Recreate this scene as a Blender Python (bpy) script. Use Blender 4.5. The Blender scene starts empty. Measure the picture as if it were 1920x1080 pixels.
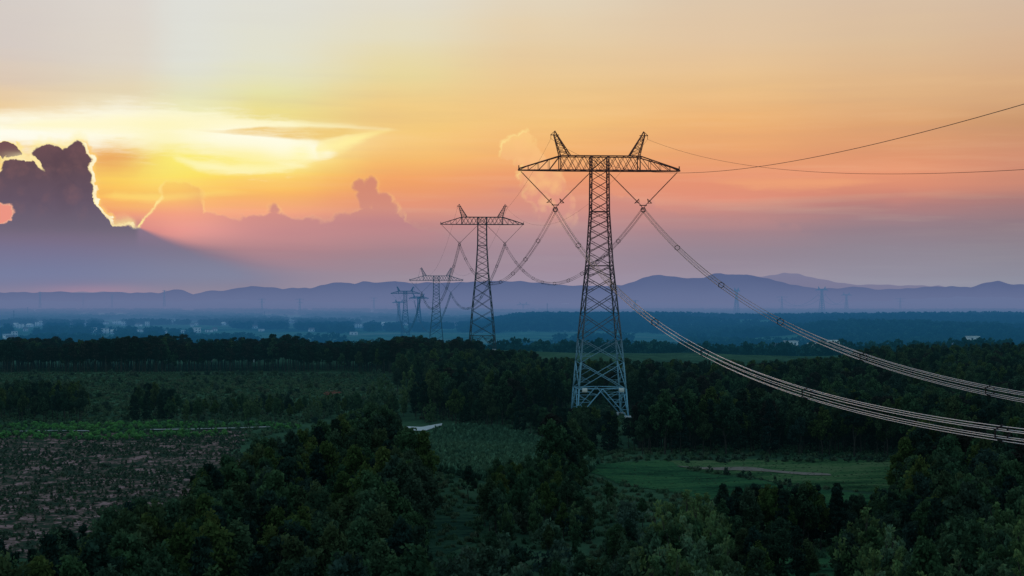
import bpy, math, random
import numpy as np
R = math.radians
rng = np.random.default_rng(7)
random.seed(7)
C = bpy.context.scene.collection
F = 3200.0          # focal length in pixels of a 1920 wide frame
HY = 560.0          # row of the horizon
CAM = 30.0          # camera height

def srgb(r, g, b, a=1.0):
    f = lambda c: (c/255/12.92 if c/255 <= .04045 else ((c/255+.055)/1.055)**2.4)
    return (f(r), f(g), f(b), a)

# ------------------------------------------------------------------ camera
cam = bpy.data.cameras.new('camera'); co = bpy.data.objects.new('camera', cam); C.objects.link(co)
co.location = (0, 0, CAM); co.rotation_euler = (R(90), 0, 0)
cam.sensor_width = 36; cam.lens = 36*F/1920; cam.shift_y = (HY-540)/1920.0
cam.clip_start = 1; cam.clip_end = 90000
sc = bpy.context.scene; sc.camera = co
sc.view_settings.view_transform = 'Standard'; sc.view_settings.look = 'None'; sc.view_settings.exposure = 0
sc.render.resolution_x = 1024; sc.render.resolution_y = 576
try:
    sc.cycles.max_bounces = 5; sc.cycles.diffuse_bounces = 2; sc.cycles.transparent_max_bounces = 6
except Exception: pass

# ------------------------------------------------------------------ node helper
class V:
    """a socket with arithmetic"""
    def __init__(s, g, sock): s.g, s.s = g, sock
    def _m(s, op, *a, clamp=False):
        n = s.g.nodes.new('ShaderNodeMath'); n.operation = op; n.use_clamp = clamp
        for i, v in enumerate((s,)+a):
            if isinstance(v, V): s.g.links.new(v.s, n.inputs[i])
            else: n.inputs[i].default_value = v
        return V(s.g, n.outputs[0])
    def __add__(s, o): return s._m('ADD', o)
    def __sub__(s, o): return s._m('SUBTRACT', o)
    def __rmul__(s, o): return s._m('MULTIPLY', o)
    def __mul__(s, o): return s._m('MULTIPLY', o)
    def __truediv__(s, o): return s._m('DIVIDE', o)
    def pow(s, o): return s._m('POWER', o)
    def clamp(s): return s._m('ADD', 0.0, clamp=True)
    def min(s, o): return s._m('MINIMUM', o)
    def max(s, o): return s._m('MAXIMUM', o)
    def step(s, a, b):
        n = s.g.nodes.new('ShaderNodeMapRange'); n.interpolation_type = 'SMOOTHSTEP'
        s.g.links.new(s.s, n.inputs['Value'])
        for k, v in (('From Min', a), ('From Max', b)):
            if isinstance(v, V): s.g.links.new(v.s, n.inputs[k])
            else: n.inputs[k].default_value = v
        return V(s.g, n.outputs[0])
def combine(g, x, y, z=0.0):
    n = g.nodes.new('ShaderNodeCombineXYZ')
    for i, v in enumerate((x, y, z)):
        if isinstance(v, V): g.links.new(v.s, n.inputs[i])
        else: n.inputs[i].default_value = v
    return n.outputs[0]
def noise(g, vec, scale=1.0, detail=4, rough=.55, out='Fac', lac=2.0):
    n = g.nodes.new('ShaderNodeTexNoise'); n.inputs['Scale'].default_value = scale
    n.inputs['Detail'].default_value = detail; n.inputs['Roughness'].default_value = rough
    n.inputs['Lacunarity'].default_value = lac
    if vec is not None: g.links.new(vec, n.inputs['Vector'])
    if out == 'Fac': return V(g, n.outputs['Fac'])
    sp = g.nodes.new('ShaderNodeSeparateColor'); g.links.new(n.outputs['Color'], sp.inputs[0])
    return V(g, sp.outputs[0]), V(g, sp.outputs[1])
def ramp(g, fac, stops, interp='LINEAR'):
    n = g.nodes.new('ShaderNodeValToRGB'); n.color_ramp.interpolation = interp
    e = n.color_ramp.elements
    while len(e) < len(stops): e.new(0.5)
    for i, (p, c) in enumerate(stops): e[i].position = p; e[i].color = c
    g.links.new(fac.s if isinstance(fac, V) else fac, n.inputs[0])
    return n
def mixc(g, f, a, b, mode='MIX'):
    n = g.nodes.new('ShaderNodeMix'); n.data_type = 'RGBA'; n.blend_type = mode
    for k, v in ((0, f), (6, a), (7, b)):
        if isinstance(v, V): g.links.new(v.s, n.inputs[k])
        elif isinstance(v, bpy.types.NodeSocket): g.links.new(v, n.inputs[k])
        else: n.inputs[k].default_value = v
    return n.outputs[2]

# ------------------------------------------------------------------ world: dusk sky
W = bpy.data.worlds.new('World'); sc.world = W; W.use_nodes = True
g = W.node_tree; g.nodes.clear()
tc = g.nodes.new('ShaderNodeTexCoord'); sx = g.nodes.new('ShaderNodeSeparateXYZ'); g.links.new(tc.outputs['Generated'], sx.inputs[0])
dx, dy, dz = (V(g, sx.outputs[i]) for i in range(3))
az = dx._m('ARCTAN2', dy); el = dz._m('ARCSINE')
U0 = az*F + 960.0; V0 = el*(-F) + HY          # azimuth and elevation on a convenient angular scale
def ang(px, py):
    return (960+F*math.atan((px-960)/F), HY-F*math.atan((HY-py)/math.hypot(F, px-960)))
base_vec = combine(g, U0*(1/60), V0*(1/60))
w1, w2 = noise(g, base_vec, 1.0, 6, .6, 'C')
wx = w1-.5; wy = w2-.5
st = noise(g, combine(g, U0*(1/420), V0*(1/30)), 1.0, 4, .55) - .5          # flat streaks
st2 = noise(g, combine(g, U0*(1/900)+3.1, V0*(1/60)), 1.0, 3, .5) - .5
st3 = noise(g, combine(g, U0*(1/150)+9.1, V0*(1/16)), 1.0, 5, .6) - .5
Ub = U0 + wx*40; Vb = V0 + st*24 + st2*34
VR = 1100.0
def vpos(y): return (y+480)/VR
cols = {
 -300: [(-460,(150,160,175)),(-150,(190,188,188)),(0,(205,196,190)),(150,(215,200,180)),(250,(235,200,150)),(330,(215,160,120)),(420,(150,125,145)),(560,(122,135,168))],
 0:   [(-460,(150,165,185)),(-150,(205,200,196)),(0,(214,207,201)),(110,(216,206,198)),(170,(226,205,180)),(215,(240,205,150)),(240,(255,245,215)),(262,(255,240,180)),(290,(250,215,130)),(400,(240,150,110)),(440,(150,115,140)),(510,(124,134,168)),(545,(146,142,168)),(560,(150,142,168))],
 250: [(-460,(160,170,185)),(-150,(212,208,204)),(0,(220,214,208)),(130,(224,216,202)),(185,(230,215,180)),(225,(250,240,205)),(265,(252,225,140)),(300,(240,178,98)),(340,(252,205,95)),(380,(252,185,90)),(410,(235,140,110)),(440,(160,112,128)),(500,(132,128,156)),(535,(150,140,165)),(560,(154,142,166))],
 360: [(-460,(160,170,185)),(-150,(216,216,212)),(0,(223,223,217)),(130,(224,225,214)),(190,(228,226,190)),(222,(242,238,185)),(260,(253,240,160)),(300,(252,235,110)),(335,(253,222,95)),(365,(252,190,95)),(400,(250,160,100)),(435,(228,128,118)),(475,(160,115,130)),(510,(140,130,155)),(535,(152,140,163)),(560,(156,142,164))],
 500: [(-460,(160,170,185)),(-150,(216,216,212)),(0,(223,222,214)),(120,(226,225,205)),(180,(230,226,170)),(222,(238,222,140)),(255,(252,243,180)),(300,(252,236,130)),(330,(252,216,105)),(365,(251,182,95)),(400,(244,152,108)),(440,(206,124,120)),(475,(170,118,130)),(515,(152,132,153)),(560,(154,142,164))],
 750: [(-460,(160,168,182)),(-150,(214,212,204)),(0,(225,220,206)),(70,(228,220,192)),(140,(232,215,158)),(200,(240,205,136)),(250,(245,202,122)),(300,(247,188,108)),(340,(243,165,104)),(380,(230,144,108)),(420,(194,124,120)),(470,(160,123,136)),(515,(152,134,153)),(560,(154,144,164))],
 1000:[(-460,(160,165,178)),(-150,(210,205,195)),(0,(226,212,188)),(90,(230,205,165)),(170,(236,198,140)),(230,(243,195,125)),(290,(244,178,112)),(340,(236,155,112)),(380,(215,140,122)),(430,(180,128,135)),(480,(160,132,150)),(560,(155,144,170))],
 1350:[(-460,(158,162,174)),(-150,(206,196,182)),(0,(220,198,172)),(80,(226,197,162)),(170,(234,192,138)),(230,(238,180,118)),(285,(234,164,112)),(340,(232,150,115)),(372,(224,140,116)),(400,(192,128,122)),(430,(160,122,134)),(480,(148,130,148)),(560,(150,142,168))],
 1650:[(-460,(154,160,172)),(-150,(200,188,174)),(0,(216,192,168)),(90,(220,190,155)),(190,(224,178,130)),(240,(222,164,115)),(290,(222,152,112)),(335,(232,152,116)),(365,(212,136,114)),(390,(178,122,120)),(430,(148,122,135)),(480,(142,132,150)),(560,(142,144,168))],
 1920:[(-460,(150,158,170)),(-150,(194,184,172)),(0,(211,189,168)),(90,(214,182,152)),(190,(216,170,126)),(240,(202,150,110)),(300,(210,145,115)),(350,(205,138,116)),(380,(168,120,118)),(420,(145,118,128)),(480,(138,130,146)),(560,(134,142,165))],
}
tV = ((Vb+480.0)*(1/VR)).clamp()
keys = sorted(cols); sky = None
for i, k in enumerate(keys):
    n = ramp(g, tV, [(vpos(y), srgb(*c)) for y, c in cols[k]], 'CARDINAL' if False else 'LINEAR').outputs[0]
    if sky is None: sky = n; continue
    sky = mixc(g, Ub.step(float(keys[i-1]), float(k)), sky, n)
def gauss(px, py, rx, ry, rot=0.0, U=None, Vv=None, p=1.0):
    a, b = ang(px, py); U = U or Ub; Vv = Vv or (V0+st*10)
    c, s = math.cos(R(rot)), math.sin(R(rot))
    du = U-a; dv = Vv-b
    e = ((du*c+dv*s)*(1/rx)).pow(2.0) if False else None
    x = (du*c+dv*s)*(1/rx); y = (dv*c-du*s)*(1/ry)
    q = x*x+y*y
    return (q*-p)._m('EXPONENT')
Us = U0+wx*14; Vs = V0+wy*6+st3*9
def addc(f, col): 
    global sky
    sky = mixc(g, f.clamp(), sky, srgb(*col))
# soft tonal streaks over the whole sky
sw = V0.step(80., 240.)*V0.step(450., 400.)*.8+.2
sky = mixc(g, (st*.55*sw).clamp(), sky, srgb(255,225,175))
sky = mixc(g, (st*-.45*sw).clamp(), sky, srgb(170,120,120))
# faint wide shade at the upper left
addc(gauss(40,100,230,130)*.16, (196,180,180))
# bright stratus bands
lines = [  # (points of centre line with half thickness), colour, softness
 ([(-300,250,20),(0,252,17),(120,246,19),(250,243,24),(330,246,23),(400,255,21),(470,266,27),(540,275,24),(596,283,9),(640,288,0)], (255,255,244)),
 ([(-60,238,0),(150,234,8),(300,232,11),(420,231,9),(500,232,5),(620,236,3),(725,243,2),(760,246,0)], (255,247,200)),
 ([(585,282,0),(600,279,8),(640,269,8),(690,254,4),(728,245,2),(745,243,0)], (255,238,150)),
 ([(318,293,0),(335,298,4),(370,310,6),(430,315,7),(520,315,5),(600,310,0)], (255,250,205)),
 ([(60,222,0),(85,221,2),(120,217,1),(150,214,1),(165,212,0)], (250,232,196)),
 ([(180,306,0),(215,303,3),(260,305,3),(300,309,0)], (252,222,120)),
 ([(170,369,0),(215,366,4),(300,372,4),(420,360,3),(520,362,0)], (253,215,110)),
 ([(1300,338,0),(1420,344,7),(1560,342,6),(1700,338,0)], (236,160,118)),
]
def curve(U, pts, lo=None, hi=None, vlo=None, vhi=None):
    # the curve table has 256 samples, so span only what the points need
    pts = sorted(pts); lo = pts[0][0]; hi = pts[-1][0]
    vlo = min(p[1] for p in pts)-1.; vhi = max(p[1] for p in pts)+1.
    n = g.nodes.new('ShaderNodeFloatCurve'); m = n.mapping; cv = m.curves[0]
    pts = sorted(pts); P = [((u-lo)/(hi-lo), (v-vlo)/(vhi-vlo)) for u, v in pts]
    while len(cv.points) < len(P): cv.points.new(.5, .5)
    for i, (a, b) in enumerate(P): cv.points[i].location = (a, b); cv.points[i].handle_type = 'VECTOR'
    m.update(); m.use_clip = False
    g.links.new(((U-lo)*(1/(hi-lo))).clamp().s, n.inputs['Value'])
    return V(g, n.outputs[0])*(vhi-vlo)+vlo
ln1, ln2 = noise(g, combine(g, U0*(1/70), V0*(1/11)), 1.0, 5, .62, 'C')
for pts, colr in lines:
    A = [(ang(x, y)[0], ang(x, y)[1], t) for x, y, t in pts]
    cc = curve(Us, [(a, b) for a, b, t in A]); tt = curve(Us, [(a, t) for a, b, t in A], vlo=0., vhi=60.)
    d = (Vs-cc+(ln1-.5)*tt*1.5)._m('ABSOLUTE')
    f = (d/(tt*(ln2*2.2+.1)+.8)).step(2.1, .0)*tt.step(.1, 6.0)
    addc(f*.93, colr)
# dull streak lying between the bright ones, and the glow under it
addc(gauss(300,246,330,26,2,Us,Vs)*.42, (255,250,215))
addc(gauss(490,272,80,24,6,Us,Vs,1.0)*1.2*(ln1*1.4+.3), (255,253,232))
addc(gauss(470,300,90,26,4,Us,Vs)*.7, (253,238,135))
addc(gauss(565,290,26,20,0,Us,Vs,1.0)*.7*(ln2*1.5+.2), (255,246,170))
addc(gauss(310,300,70,60)*.55, (250,236,120))
addc(gauss(215,300,42,16,0,Us,Vs)*.6, (232,160,98))

# dull streak lying between the bright ones
A = [(ang(x, y)[0], ang(x, y)[1], t) for x, y, t in [(340,242,0),(420,247,4),(500,246,10),(560,250,12),(600,252,14),(650,247,7),(700,245,2),(715,244,0)]]
cc = curve(Us, [(a, b) for a, b, t in A]); tt = curve(Us, [(a, t) for a, b, t in A], vlo=0., vhi=60.)
addc(((Vs-cc)._m('ABSOLUTE')/(tt+.3)).step(1.2, .5)*tt.step(.1, 9.)*.9*((ln2*2.)-.1).clamp(), (240,202,120))
# cumulus: profile curves with a turbulent edge
det1, det2 = noise(g, combine(g, U0*(1/26), V0*(1/26)), 1.0, 5, .62, 'C')
def vor(sc_, seed):
    n = g.nodes.new('ShaderNodeTexVoronoi'); n.feature = 'F1'
    g.links.new(combine(g, (U0+wx*16)*(1/sc_), (V0+wy*16)*(1/sc_), seed), n.inputs['Vector']); n.inputs['Scale'].default_value = 1.0
    return V(g, n.outputs['Distance'])
va = vor(34., 1.3); vb = vor(13., 4.7)
puffs = (va*va*-1.+.28)*30.+(vb*vb*-1.+.28)*11.
def cloud(pts, amp=9., soft=2.5, ox=0., oy=0., big=16., pf=1.0, lobes=()):
    A = [ang(x, y) for x, y in pts]
    # push repeated abscissae apart so that the curve stays single valued
    B = []
    for a, b in A:
        if B and a <= B[-1][0]: a = B[-1][0]+.6
        B.append((a, b))
    U = U0 + (det1-.5)*amp*2.2 + wx*big - ox; Vv = V0 + (det2-.5)*amp*2.2 + wy*big - oy + puffs*pf
    if 1: U = U - puffs*(.45*pf)
    h = curve(U, B)
    d = Vv-h
    for (bx, by, br) in lobes:
        a, b = ang(bx, by); x = U-a; y = Vv-b
        d = d.max((x*x+y*y)._m('SQRT')*-1.+float(br))
    return d.step(-soft, soft) if not isinstance(soft, V) else d.step(soft*-1., soft), d
# right-hand pale cumulus behind the main pylon
L3 = [(958,283,15),(972,268,15),(986,262,15),(998,278,16),(984,292,22),(1004,305,20),(1018,328,24),(996,330,22),(1038,352,24),(1012,362,26),(1052,380,26),(1028,396,26),(1062,410,22)]
C3 = [(900,640),(1200,640)]
m, d = cloud(C3, 12, 3.5, lobes=L3, pf=.5); rm, _ = cloud(C3, 12, 5., -4, -4, lobes=L3, pf=.5)
addc(((rm-m).clamp()*V0.step(425.,290.))*1.0*(det1*2.6-.4).clamp(), (254,224,146))
inner = ramp(g, ((V0-250.)*(1/180.)).clamp(), [(0,srgb(250,205,130)),(.35,srgb(244,178,125)),(.7,srgb(224,146,126)),(1,srgb(190,130,130))]).outputs[0]
inner = mixc(g, ((puffs*.05+.1)+(det1-.5)*.9).clamp(), inner, srgb(252,196,132))
sky = mixc(g, m*V0.step(440.,380.)*.85, sky, inner)
addc(gauss(958,357,26,8,0,Us,Vs)*.5, (214,142,125))
C4 = [(1090,620),(1130,380),(1150,356),(1175,362),(1200,372),(1240,392),(1300,404),(1390,412),(1500,420),(1700,620)]
m, d = cloud(C4, 10, 7.)
addc(m*V0.step(470.,380.)*.35, (190,128,126))
addc(gauss(1683,373,22,12,0,Us,Vs)*.45, (196,128,118))
# dusky pink bank
C2 = [(252,432),(262,428),(270,410),(292,393),(302,376),(312,362),(345,358),(366,366),(378,386),(383,398),(410,405),(440,406),(490,407),(497,401),(512,397),(528,403),(560,408),(600,414),(650,400),(664,396),(690,384),(720,388),(741,400),(758,404),(776,422),(806,428),(845,446),(900,470),(960,560),(1000,640)]
L2 = [(675,350,12),(693,346,13),(690,368,20),(716,380,18),(732,394,14),(512,394,10),(322,360,18),(342,356,16),(362,366,15)]
m, d = cloud(C2, 9, 4.5, big=7., pf=.5, lobes=L2); rm, _ = cloud(C2, 9, 4., -3.5, -2.0, big=7., pf=.5, lobes=L2)
lft = U0.step(318., 290.)
addc(((rm-m).clamp())*(U0.step(330.,300.)*.95+.12)*V0.step(440.,425.), (255,226,140))
rm, _ = cloud(C2, 9, 4., 5., -1., big=7., pf=.5, lobes=L2)
addc((rm-m).clamp()*.35*V0.step(425.,400.), (253,205,125))
low = V0.step(395., 470.)
band = V0.step(520., 470.)
addc(m*U0.step(330.,480.)*(U0.step(900.,760.))*V0.step(495.,420.)*.62, (188,118,126))
addc(m*V0.step(372.,410.)*V0.step(470.,430.)*U0.step(560.,330.)*.55, (238,136,118))
addc(m*V0.step(420.,350.)*U0.step(420.,370.)*.3, (246,176,98))
addc(m*V0.step(420.,380.)*U0.step(600.,640.)*.55, (216,140,112))
# shadow thrown across the haze below the big cloud
SH = [(-400,396),(150,398),(210,424),(262,427),(300,442),(383,470),(480,500),(620,540),(900,600)]
h = curve(U0, [ang(x, y) for x, y in SH]); so = (U0-255.).max(6.)*.13
addc(((V0-h)/so).step(-1.,1.3)*U0.step(760.,420.)*.85*V0.step(600.,500.), (116,110,138))
addc(((V0-h)/so).step(-1.,1.3)*U0.step(760.,420.)*.6*V0.step(450.,520.)*V0.step(556.,515.), (118,130,166))
# big dark cloud with burning rim
C1 = [(-30,330),(0,322),(13,312),(26,308),(47,312),(58,312),(64,300),(75,292),(85,290),(104,292),(120,292),(132,288),(150,286),(160,292),(164,306),(166,322),(169,345),(176,368),(183,386),(192,396),(204,412),(210,424),(238,421),(248,426),(262,429),(275,436),(300,450)]
L1 = [(18,314,15),(36,314,16),(54,316,14),(76,290,15),(92,292,18),(112,296,20),(128,288,14),(144,284,17),(152,302,16),(150,330,20),(160,352,16),(30,345,30),(90,330,40)]
m, d = cloud(C1, 9, 1.8, big=5., pf=.35, lobes=L1)
rm, _ = cloud(C1, 11, 1.6, 7., 0., big=5., pf=.35, lobes=L1); rm2, _ = cloud(C1, 7, 4., 10., -2., big=5., pf=.35, lobes=L1); rm3,_ = cloud(C1, 7, 2., 1., -3.5, big=5., pf=.35, lobes=L1)
rm4,_ = cloud(C1, 7, 12., 2., -10., big=5., pf=.35, lobes=L1)
nr = U0.step(270., 258.)
brk = (det2*2.6-.55).clamp()*.75+.25
addc((rm4-m).clamp()*.6*nr, (255,240,150))
addc((rm2-m).clamp()*V0.step(430.,400.)*.8*nr, (255,200,100))
addc((rm-m).clamp()*V0.step(432.,415.)*nr*brk, (255,248,212))
addc((rm3-m).clamp()*.95*nr*brk, (255,236,170))
body = ramp(g, ((V0-260.)*(1/300.)).clamp(), [(0,srgb(114,80,84)),(.2,srgb(98,76,84)),(.4,srgb(102,86,102)),(.6,srgb(112,103,122)),(.8,srgb(118,120,150)),(1,srgb(120,132,165))]).outputs[0]
body = mixc(g, ((wx*1.0+(det1-.5)*.5)*V0.step(440.,330.)+puffs*.012*V0.step(440.,380.)).clamp(), body, srgb(150,104,102))
body = mixc(g, (wy*1.2+(det2-.5)*.5-puffs*.012).clamp()*V0.step(440.,320.), body, srgb(76,62,76))
lit = U0.step(300., 262.)
sky = mixc(g, m*U0.step(275.,262.)*V0.step(480., 425.), sky, body)
# small detached pieces at the left edge
def puff(px, py, rx, ry, c, k=1., edge=(255,230,150)):
    a, b = ang(px, py)
    x = ((U0+(det1-.5)*34)-a)*(1/rx); y = ((V0+(det2-.5)*24+puffs*.5)-b)*(1/ry)
    q = x*x+y*y
    addc(q.step(1.5,1.0)*k, edge); addc(q.step(1.05,.9)*k, c)
puff(4,280,36,13,(116,82,84))
wd = gauss(69,304,19,4.5,50, U0+(det1-.5)*20, V0+(det2-.5)*14)
addc(wd.step(.25,.55), (255,232,165))
puff(-4,398,24,20,(236,146,130),.9,(250,180,150))
addc(gauss(45,296,30,10,0,Us,Vs)*.55*m._m('SUBTRACT',1.0)._m('ABSOLUTE'), (255,240,190))
# low glow on the skyline
addc(gauss(180,548,90,12)*.3, (190,140,160))

hs_ = g.nodes.new('ShaderNodeHueSaturation'); g.links.new(sky, hs_.inputs['Color']); hs_.inputs['Saturation'].default_value = .80
sky = mixc(g, V0.step(340., 460.)*U0.step(100., 420.), sky, hs_.outputs[0])
nis = g.nodes.new('ShaderNodeTexSky'); nis.sky_type = 'NISHITA'; nis.sun_disc = False
nis.sun_elevation = R(5.2); nis.sun_rotation = R(-8.7)
SKYK = 0.15
b1 = g.nodes.new('ShaderNodeBackground'); b1.inputs['Strength'].default_value = 1.0; g.links.new(sky, b1.inputs['Color'])
b2 = g.nodes.new('ShaderNodeBackground'); b2.inputs['Strength'].default_value = SKYK
g.links.new(mixc(g, .35, nis.outputs[0], (2.9,4.7,5.6,1)), b2.inputs['Color'])
mx = g.nodes.new('ShaderNodeMixShader'); g.links.new(b1.outputs[0], mx.inputs[1]); g.links.new(b2.outputs[0], mx.inputs[2])
blend = (el.step(R(11), R(26))).max((az._m('ABSOLUTE')).step(R(24), R(60)))
g.links.new(blend.s, mx.inputs[0])
wo = g.nodes.new('ShaderNodeOutputWorld'); g.links.new(mx.outputs[0], wo.inputs[0])
W.cycles.sampling_method = 'MANUAL'; W.cycles.sample_map_resolution = 1024

sun = bpy.data.lights.new('sun', 'SUN'); sun.energy = 0.5; sun.angle = R(12); sun.color = (1.0, .62, .38)
so_ = bpy.data.objects.new('sun', sun); C.objects.link(so_)
sd = np.array([math.sin(R(-8.7)), math.cos(R(-8.7)), math.tan(R(5.2))])
import mathutils
so_.rotation_euler = mathutils.Vector(sd).to_track_quat('Z', 'Y').to_euler()

# ------------------------------------------------------------------ materials with haze painted in as emission by distance
hz = bpy.data.node_groups.new('painted_haze', 'ShaderNodeTree')
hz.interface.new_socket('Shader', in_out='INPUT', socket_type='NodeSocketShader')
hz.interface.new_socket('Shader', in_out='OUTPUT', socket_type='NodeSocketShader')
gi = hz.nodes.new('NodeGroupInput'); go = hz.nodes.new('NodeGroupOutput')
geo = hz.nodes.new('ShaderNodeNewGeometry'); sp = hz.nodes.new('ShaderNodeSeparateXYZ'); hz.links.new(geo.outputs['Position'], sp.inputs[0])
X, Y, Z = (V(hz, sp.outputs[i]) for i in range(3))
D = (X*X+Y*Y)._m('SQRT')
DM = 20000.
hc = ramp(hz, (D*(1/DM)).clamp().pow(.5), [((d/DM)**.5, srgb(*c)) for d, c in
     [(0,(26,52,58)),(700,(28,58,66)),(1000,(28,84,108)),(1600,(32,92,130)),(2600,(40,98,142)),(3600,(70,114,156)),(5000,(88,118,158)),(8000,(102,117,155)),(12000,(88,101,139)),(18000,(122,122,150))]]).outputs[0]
# paler haze tint painted onto the foot of the far hills
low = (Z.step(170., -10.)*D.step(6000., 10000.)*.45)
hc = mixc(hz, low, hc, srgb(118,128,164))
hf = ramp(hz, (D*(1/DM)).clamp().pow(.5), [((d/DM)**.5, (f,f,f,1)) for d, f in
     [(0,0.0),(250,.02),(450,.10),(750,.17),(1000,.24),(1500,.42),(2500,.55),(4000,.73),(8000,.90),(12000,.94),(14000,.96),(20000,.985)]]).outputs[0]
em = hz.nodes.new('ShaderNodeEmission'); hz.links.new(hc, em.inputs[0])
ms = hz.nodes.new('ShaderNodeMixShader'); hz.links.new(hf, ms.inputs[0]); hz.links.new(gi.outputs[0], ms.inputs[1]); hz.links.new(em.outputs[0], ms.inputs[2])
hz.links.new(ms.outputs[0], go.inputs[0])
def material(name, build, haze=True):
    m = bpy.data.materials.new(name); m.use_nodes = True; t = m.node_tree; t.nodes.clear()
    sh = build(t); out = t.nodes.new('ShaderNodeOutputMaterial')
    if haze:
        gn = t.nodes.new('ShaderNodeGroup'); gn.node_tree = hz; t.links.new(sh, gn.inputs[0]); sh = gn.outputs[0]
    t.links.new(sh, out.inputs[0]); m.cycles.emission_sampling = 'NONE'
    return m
def setcol(t, node, c):
    if isinstance(c, tuple): node.inputs[0].default_value = c if len(c) == 4 else c+(1,)
    else: t.links.new(c, node.inputs[0])
def diffuse(t, c, rough=.8):
    n = t.nodes.new('ShaderNodeBsdfDiffuse'); setcol(t, n, c); n.inputs[1].default_value = rough; return n.outputs[0]
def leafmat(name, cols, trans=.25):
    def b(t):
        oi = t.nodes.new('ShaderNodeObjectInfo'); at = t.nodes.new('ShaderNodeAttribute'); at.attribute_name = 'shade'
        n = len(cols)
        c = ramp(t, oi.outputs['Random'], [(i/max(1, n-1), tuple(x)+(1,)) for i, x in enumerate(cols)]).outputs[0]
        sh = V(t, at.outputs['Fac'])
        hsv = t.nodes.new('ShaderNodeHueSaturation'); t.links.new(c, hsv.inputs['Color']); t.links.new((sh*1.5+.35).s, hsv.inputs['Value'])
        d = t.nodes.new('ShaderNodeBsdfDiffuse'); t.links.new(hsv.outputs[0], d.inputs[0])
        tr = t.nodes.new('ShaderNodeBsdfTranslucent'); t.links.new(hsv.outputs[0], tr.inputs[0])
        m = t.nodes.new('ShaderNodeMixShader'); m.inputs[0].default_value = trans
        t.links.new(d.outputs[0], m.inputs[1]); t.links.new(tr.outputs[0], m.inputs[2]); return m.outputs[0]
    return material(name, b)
def posnoise(t, scale, detail=4, rough=.6, sx_=1., sy_=1.):
    ge = t.nodes.new('ShaderNodeNewGeometry'); vm = t.nodes.new('ShaderNodeVectorMath'); vm.operation = 'MULTIPLY'
    t.links.new(ge.outputs['Position'], vm.inputs[0]); vm.inputs[1].default_value = (sx_, sy_, 1)
    return noise(t, vm.outputs[0], scale, detail, rough)
def plain(name, col, var=.25, scale=.8, haze=True, rough=.8):
    def b(t):
        n = posnoise(t, scale)
        c2 = tuple(x*(1-var) for x in col)+(1,); c1 = tuple(min(1, x*(1+var)) for x in col)+(1,)
        return diffuse(t, ramp(t, n, [(.3, c2), (.7, c1)]).outputs[0], rough)
    return material(name, b, haze)
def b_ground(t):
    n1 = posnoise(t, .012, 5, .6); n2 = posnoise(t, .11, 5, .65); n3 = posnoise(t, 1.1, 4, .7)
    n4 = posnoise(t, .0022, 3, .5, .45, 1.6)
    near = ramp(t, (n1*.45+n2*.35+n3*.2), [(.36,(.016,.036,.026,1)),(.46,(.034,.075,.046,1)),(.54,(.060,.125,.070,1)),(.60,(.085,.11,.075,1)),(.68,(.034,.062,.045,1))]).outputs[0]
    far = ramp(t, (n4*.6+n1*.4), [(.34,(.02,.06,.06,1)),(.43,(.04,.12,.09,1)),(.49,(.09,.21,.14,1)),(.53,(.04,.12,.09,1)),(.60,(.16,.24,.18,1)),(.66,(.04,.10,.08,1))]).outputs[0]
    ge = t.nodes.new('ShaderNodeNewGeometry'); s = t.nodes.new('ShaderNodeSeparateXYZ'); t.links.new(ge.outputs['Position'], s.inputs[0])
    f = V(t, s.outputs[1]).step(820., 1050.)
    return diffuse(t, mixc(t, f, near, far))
M = {}
M['ground'] = material('grassland', b_ground)
M['steel'] = material('silhouette_toned_steel', lambda t: (lambda tc: diffuse(t, ramp(t, (lambda s: V(t, s.outputs[2]))( (lambda s: (t.links.new(tc.outputs['Object'], s.inputs[0]), s)[1])(t.nodes.new('ShaderNodeSeparateXYZ')))*(1/70.), [(0,(.26,.54,.72,1)),(.22,(.22,.42,.56,1)),(.285,(.14,.17,.22,1)),(.5,(.14,.09,.11,1)),(.7,(.22,.08,.085,1)),(1,(.30,.10,.07,1))]).outputs[0]))(t.nodes.new('ShaderNodeTexCoord')))  # dark silhouette top and paler foot painted into the colour by height
M['dark_steel'] = material('plain_dark_steel', lambda t: diffuse(t, (.06,.055,.065,1)))  # one even dark colour for the second and third pylons
M['far_steel'] = material('hazed_steel', lambda t: diffuse(t, (.03,.03,.045,1)))
M['insulator'] = material('insulator', lambda t: diffuse(t, (.05,.035,.04,1)))
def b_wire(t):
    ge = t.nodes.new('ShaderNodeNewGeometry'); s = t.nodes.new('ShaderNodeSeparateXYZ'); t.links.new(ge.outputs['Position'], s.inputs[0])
    c = ramp(t, V(t, s.outputs[1])*(1/450.), [(.0,(.74,.70,.78,1)),(.53,(.60,.56,.64,1)),(.64,(.07,.05,.06,1)),(1,(.04,.03,.035,1))]).outputs[0]  # pale near, silhouette dark further off: light contrast painted along the wire
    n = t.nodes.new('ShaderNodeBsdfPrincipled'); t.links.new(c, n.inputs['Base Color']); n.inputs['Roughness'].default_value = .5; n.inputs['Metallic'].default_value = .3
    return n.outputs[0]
M['wire'] = material('silhouette_toned_wire', b_wire)
M['far_wire'] = material('far_wire', lambda t: diffuse(t, (.09,.07,.085,1)))
M['bark'] = plain('bark', (.055,.05,.045), .4, 3)
M['concrete'] = plain('pale_concrete', (.62,.62,.66), .12, .6)
M['white'] = plain('white_paint', (.8,.8,.8), .05, .5)
M['wall'] = plain('rendered_wall', (.82,.82,.84), .1, .4)
M['roof'] = plain('roof_tiles', (.20,.18,.22), .2, .4)
M['redroof'] = plain('red_roof', (.42,.10,.09), .2, .4)
M['window'] = plain('window_glass', (.03,.04,.06), .2, .4)
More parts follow.
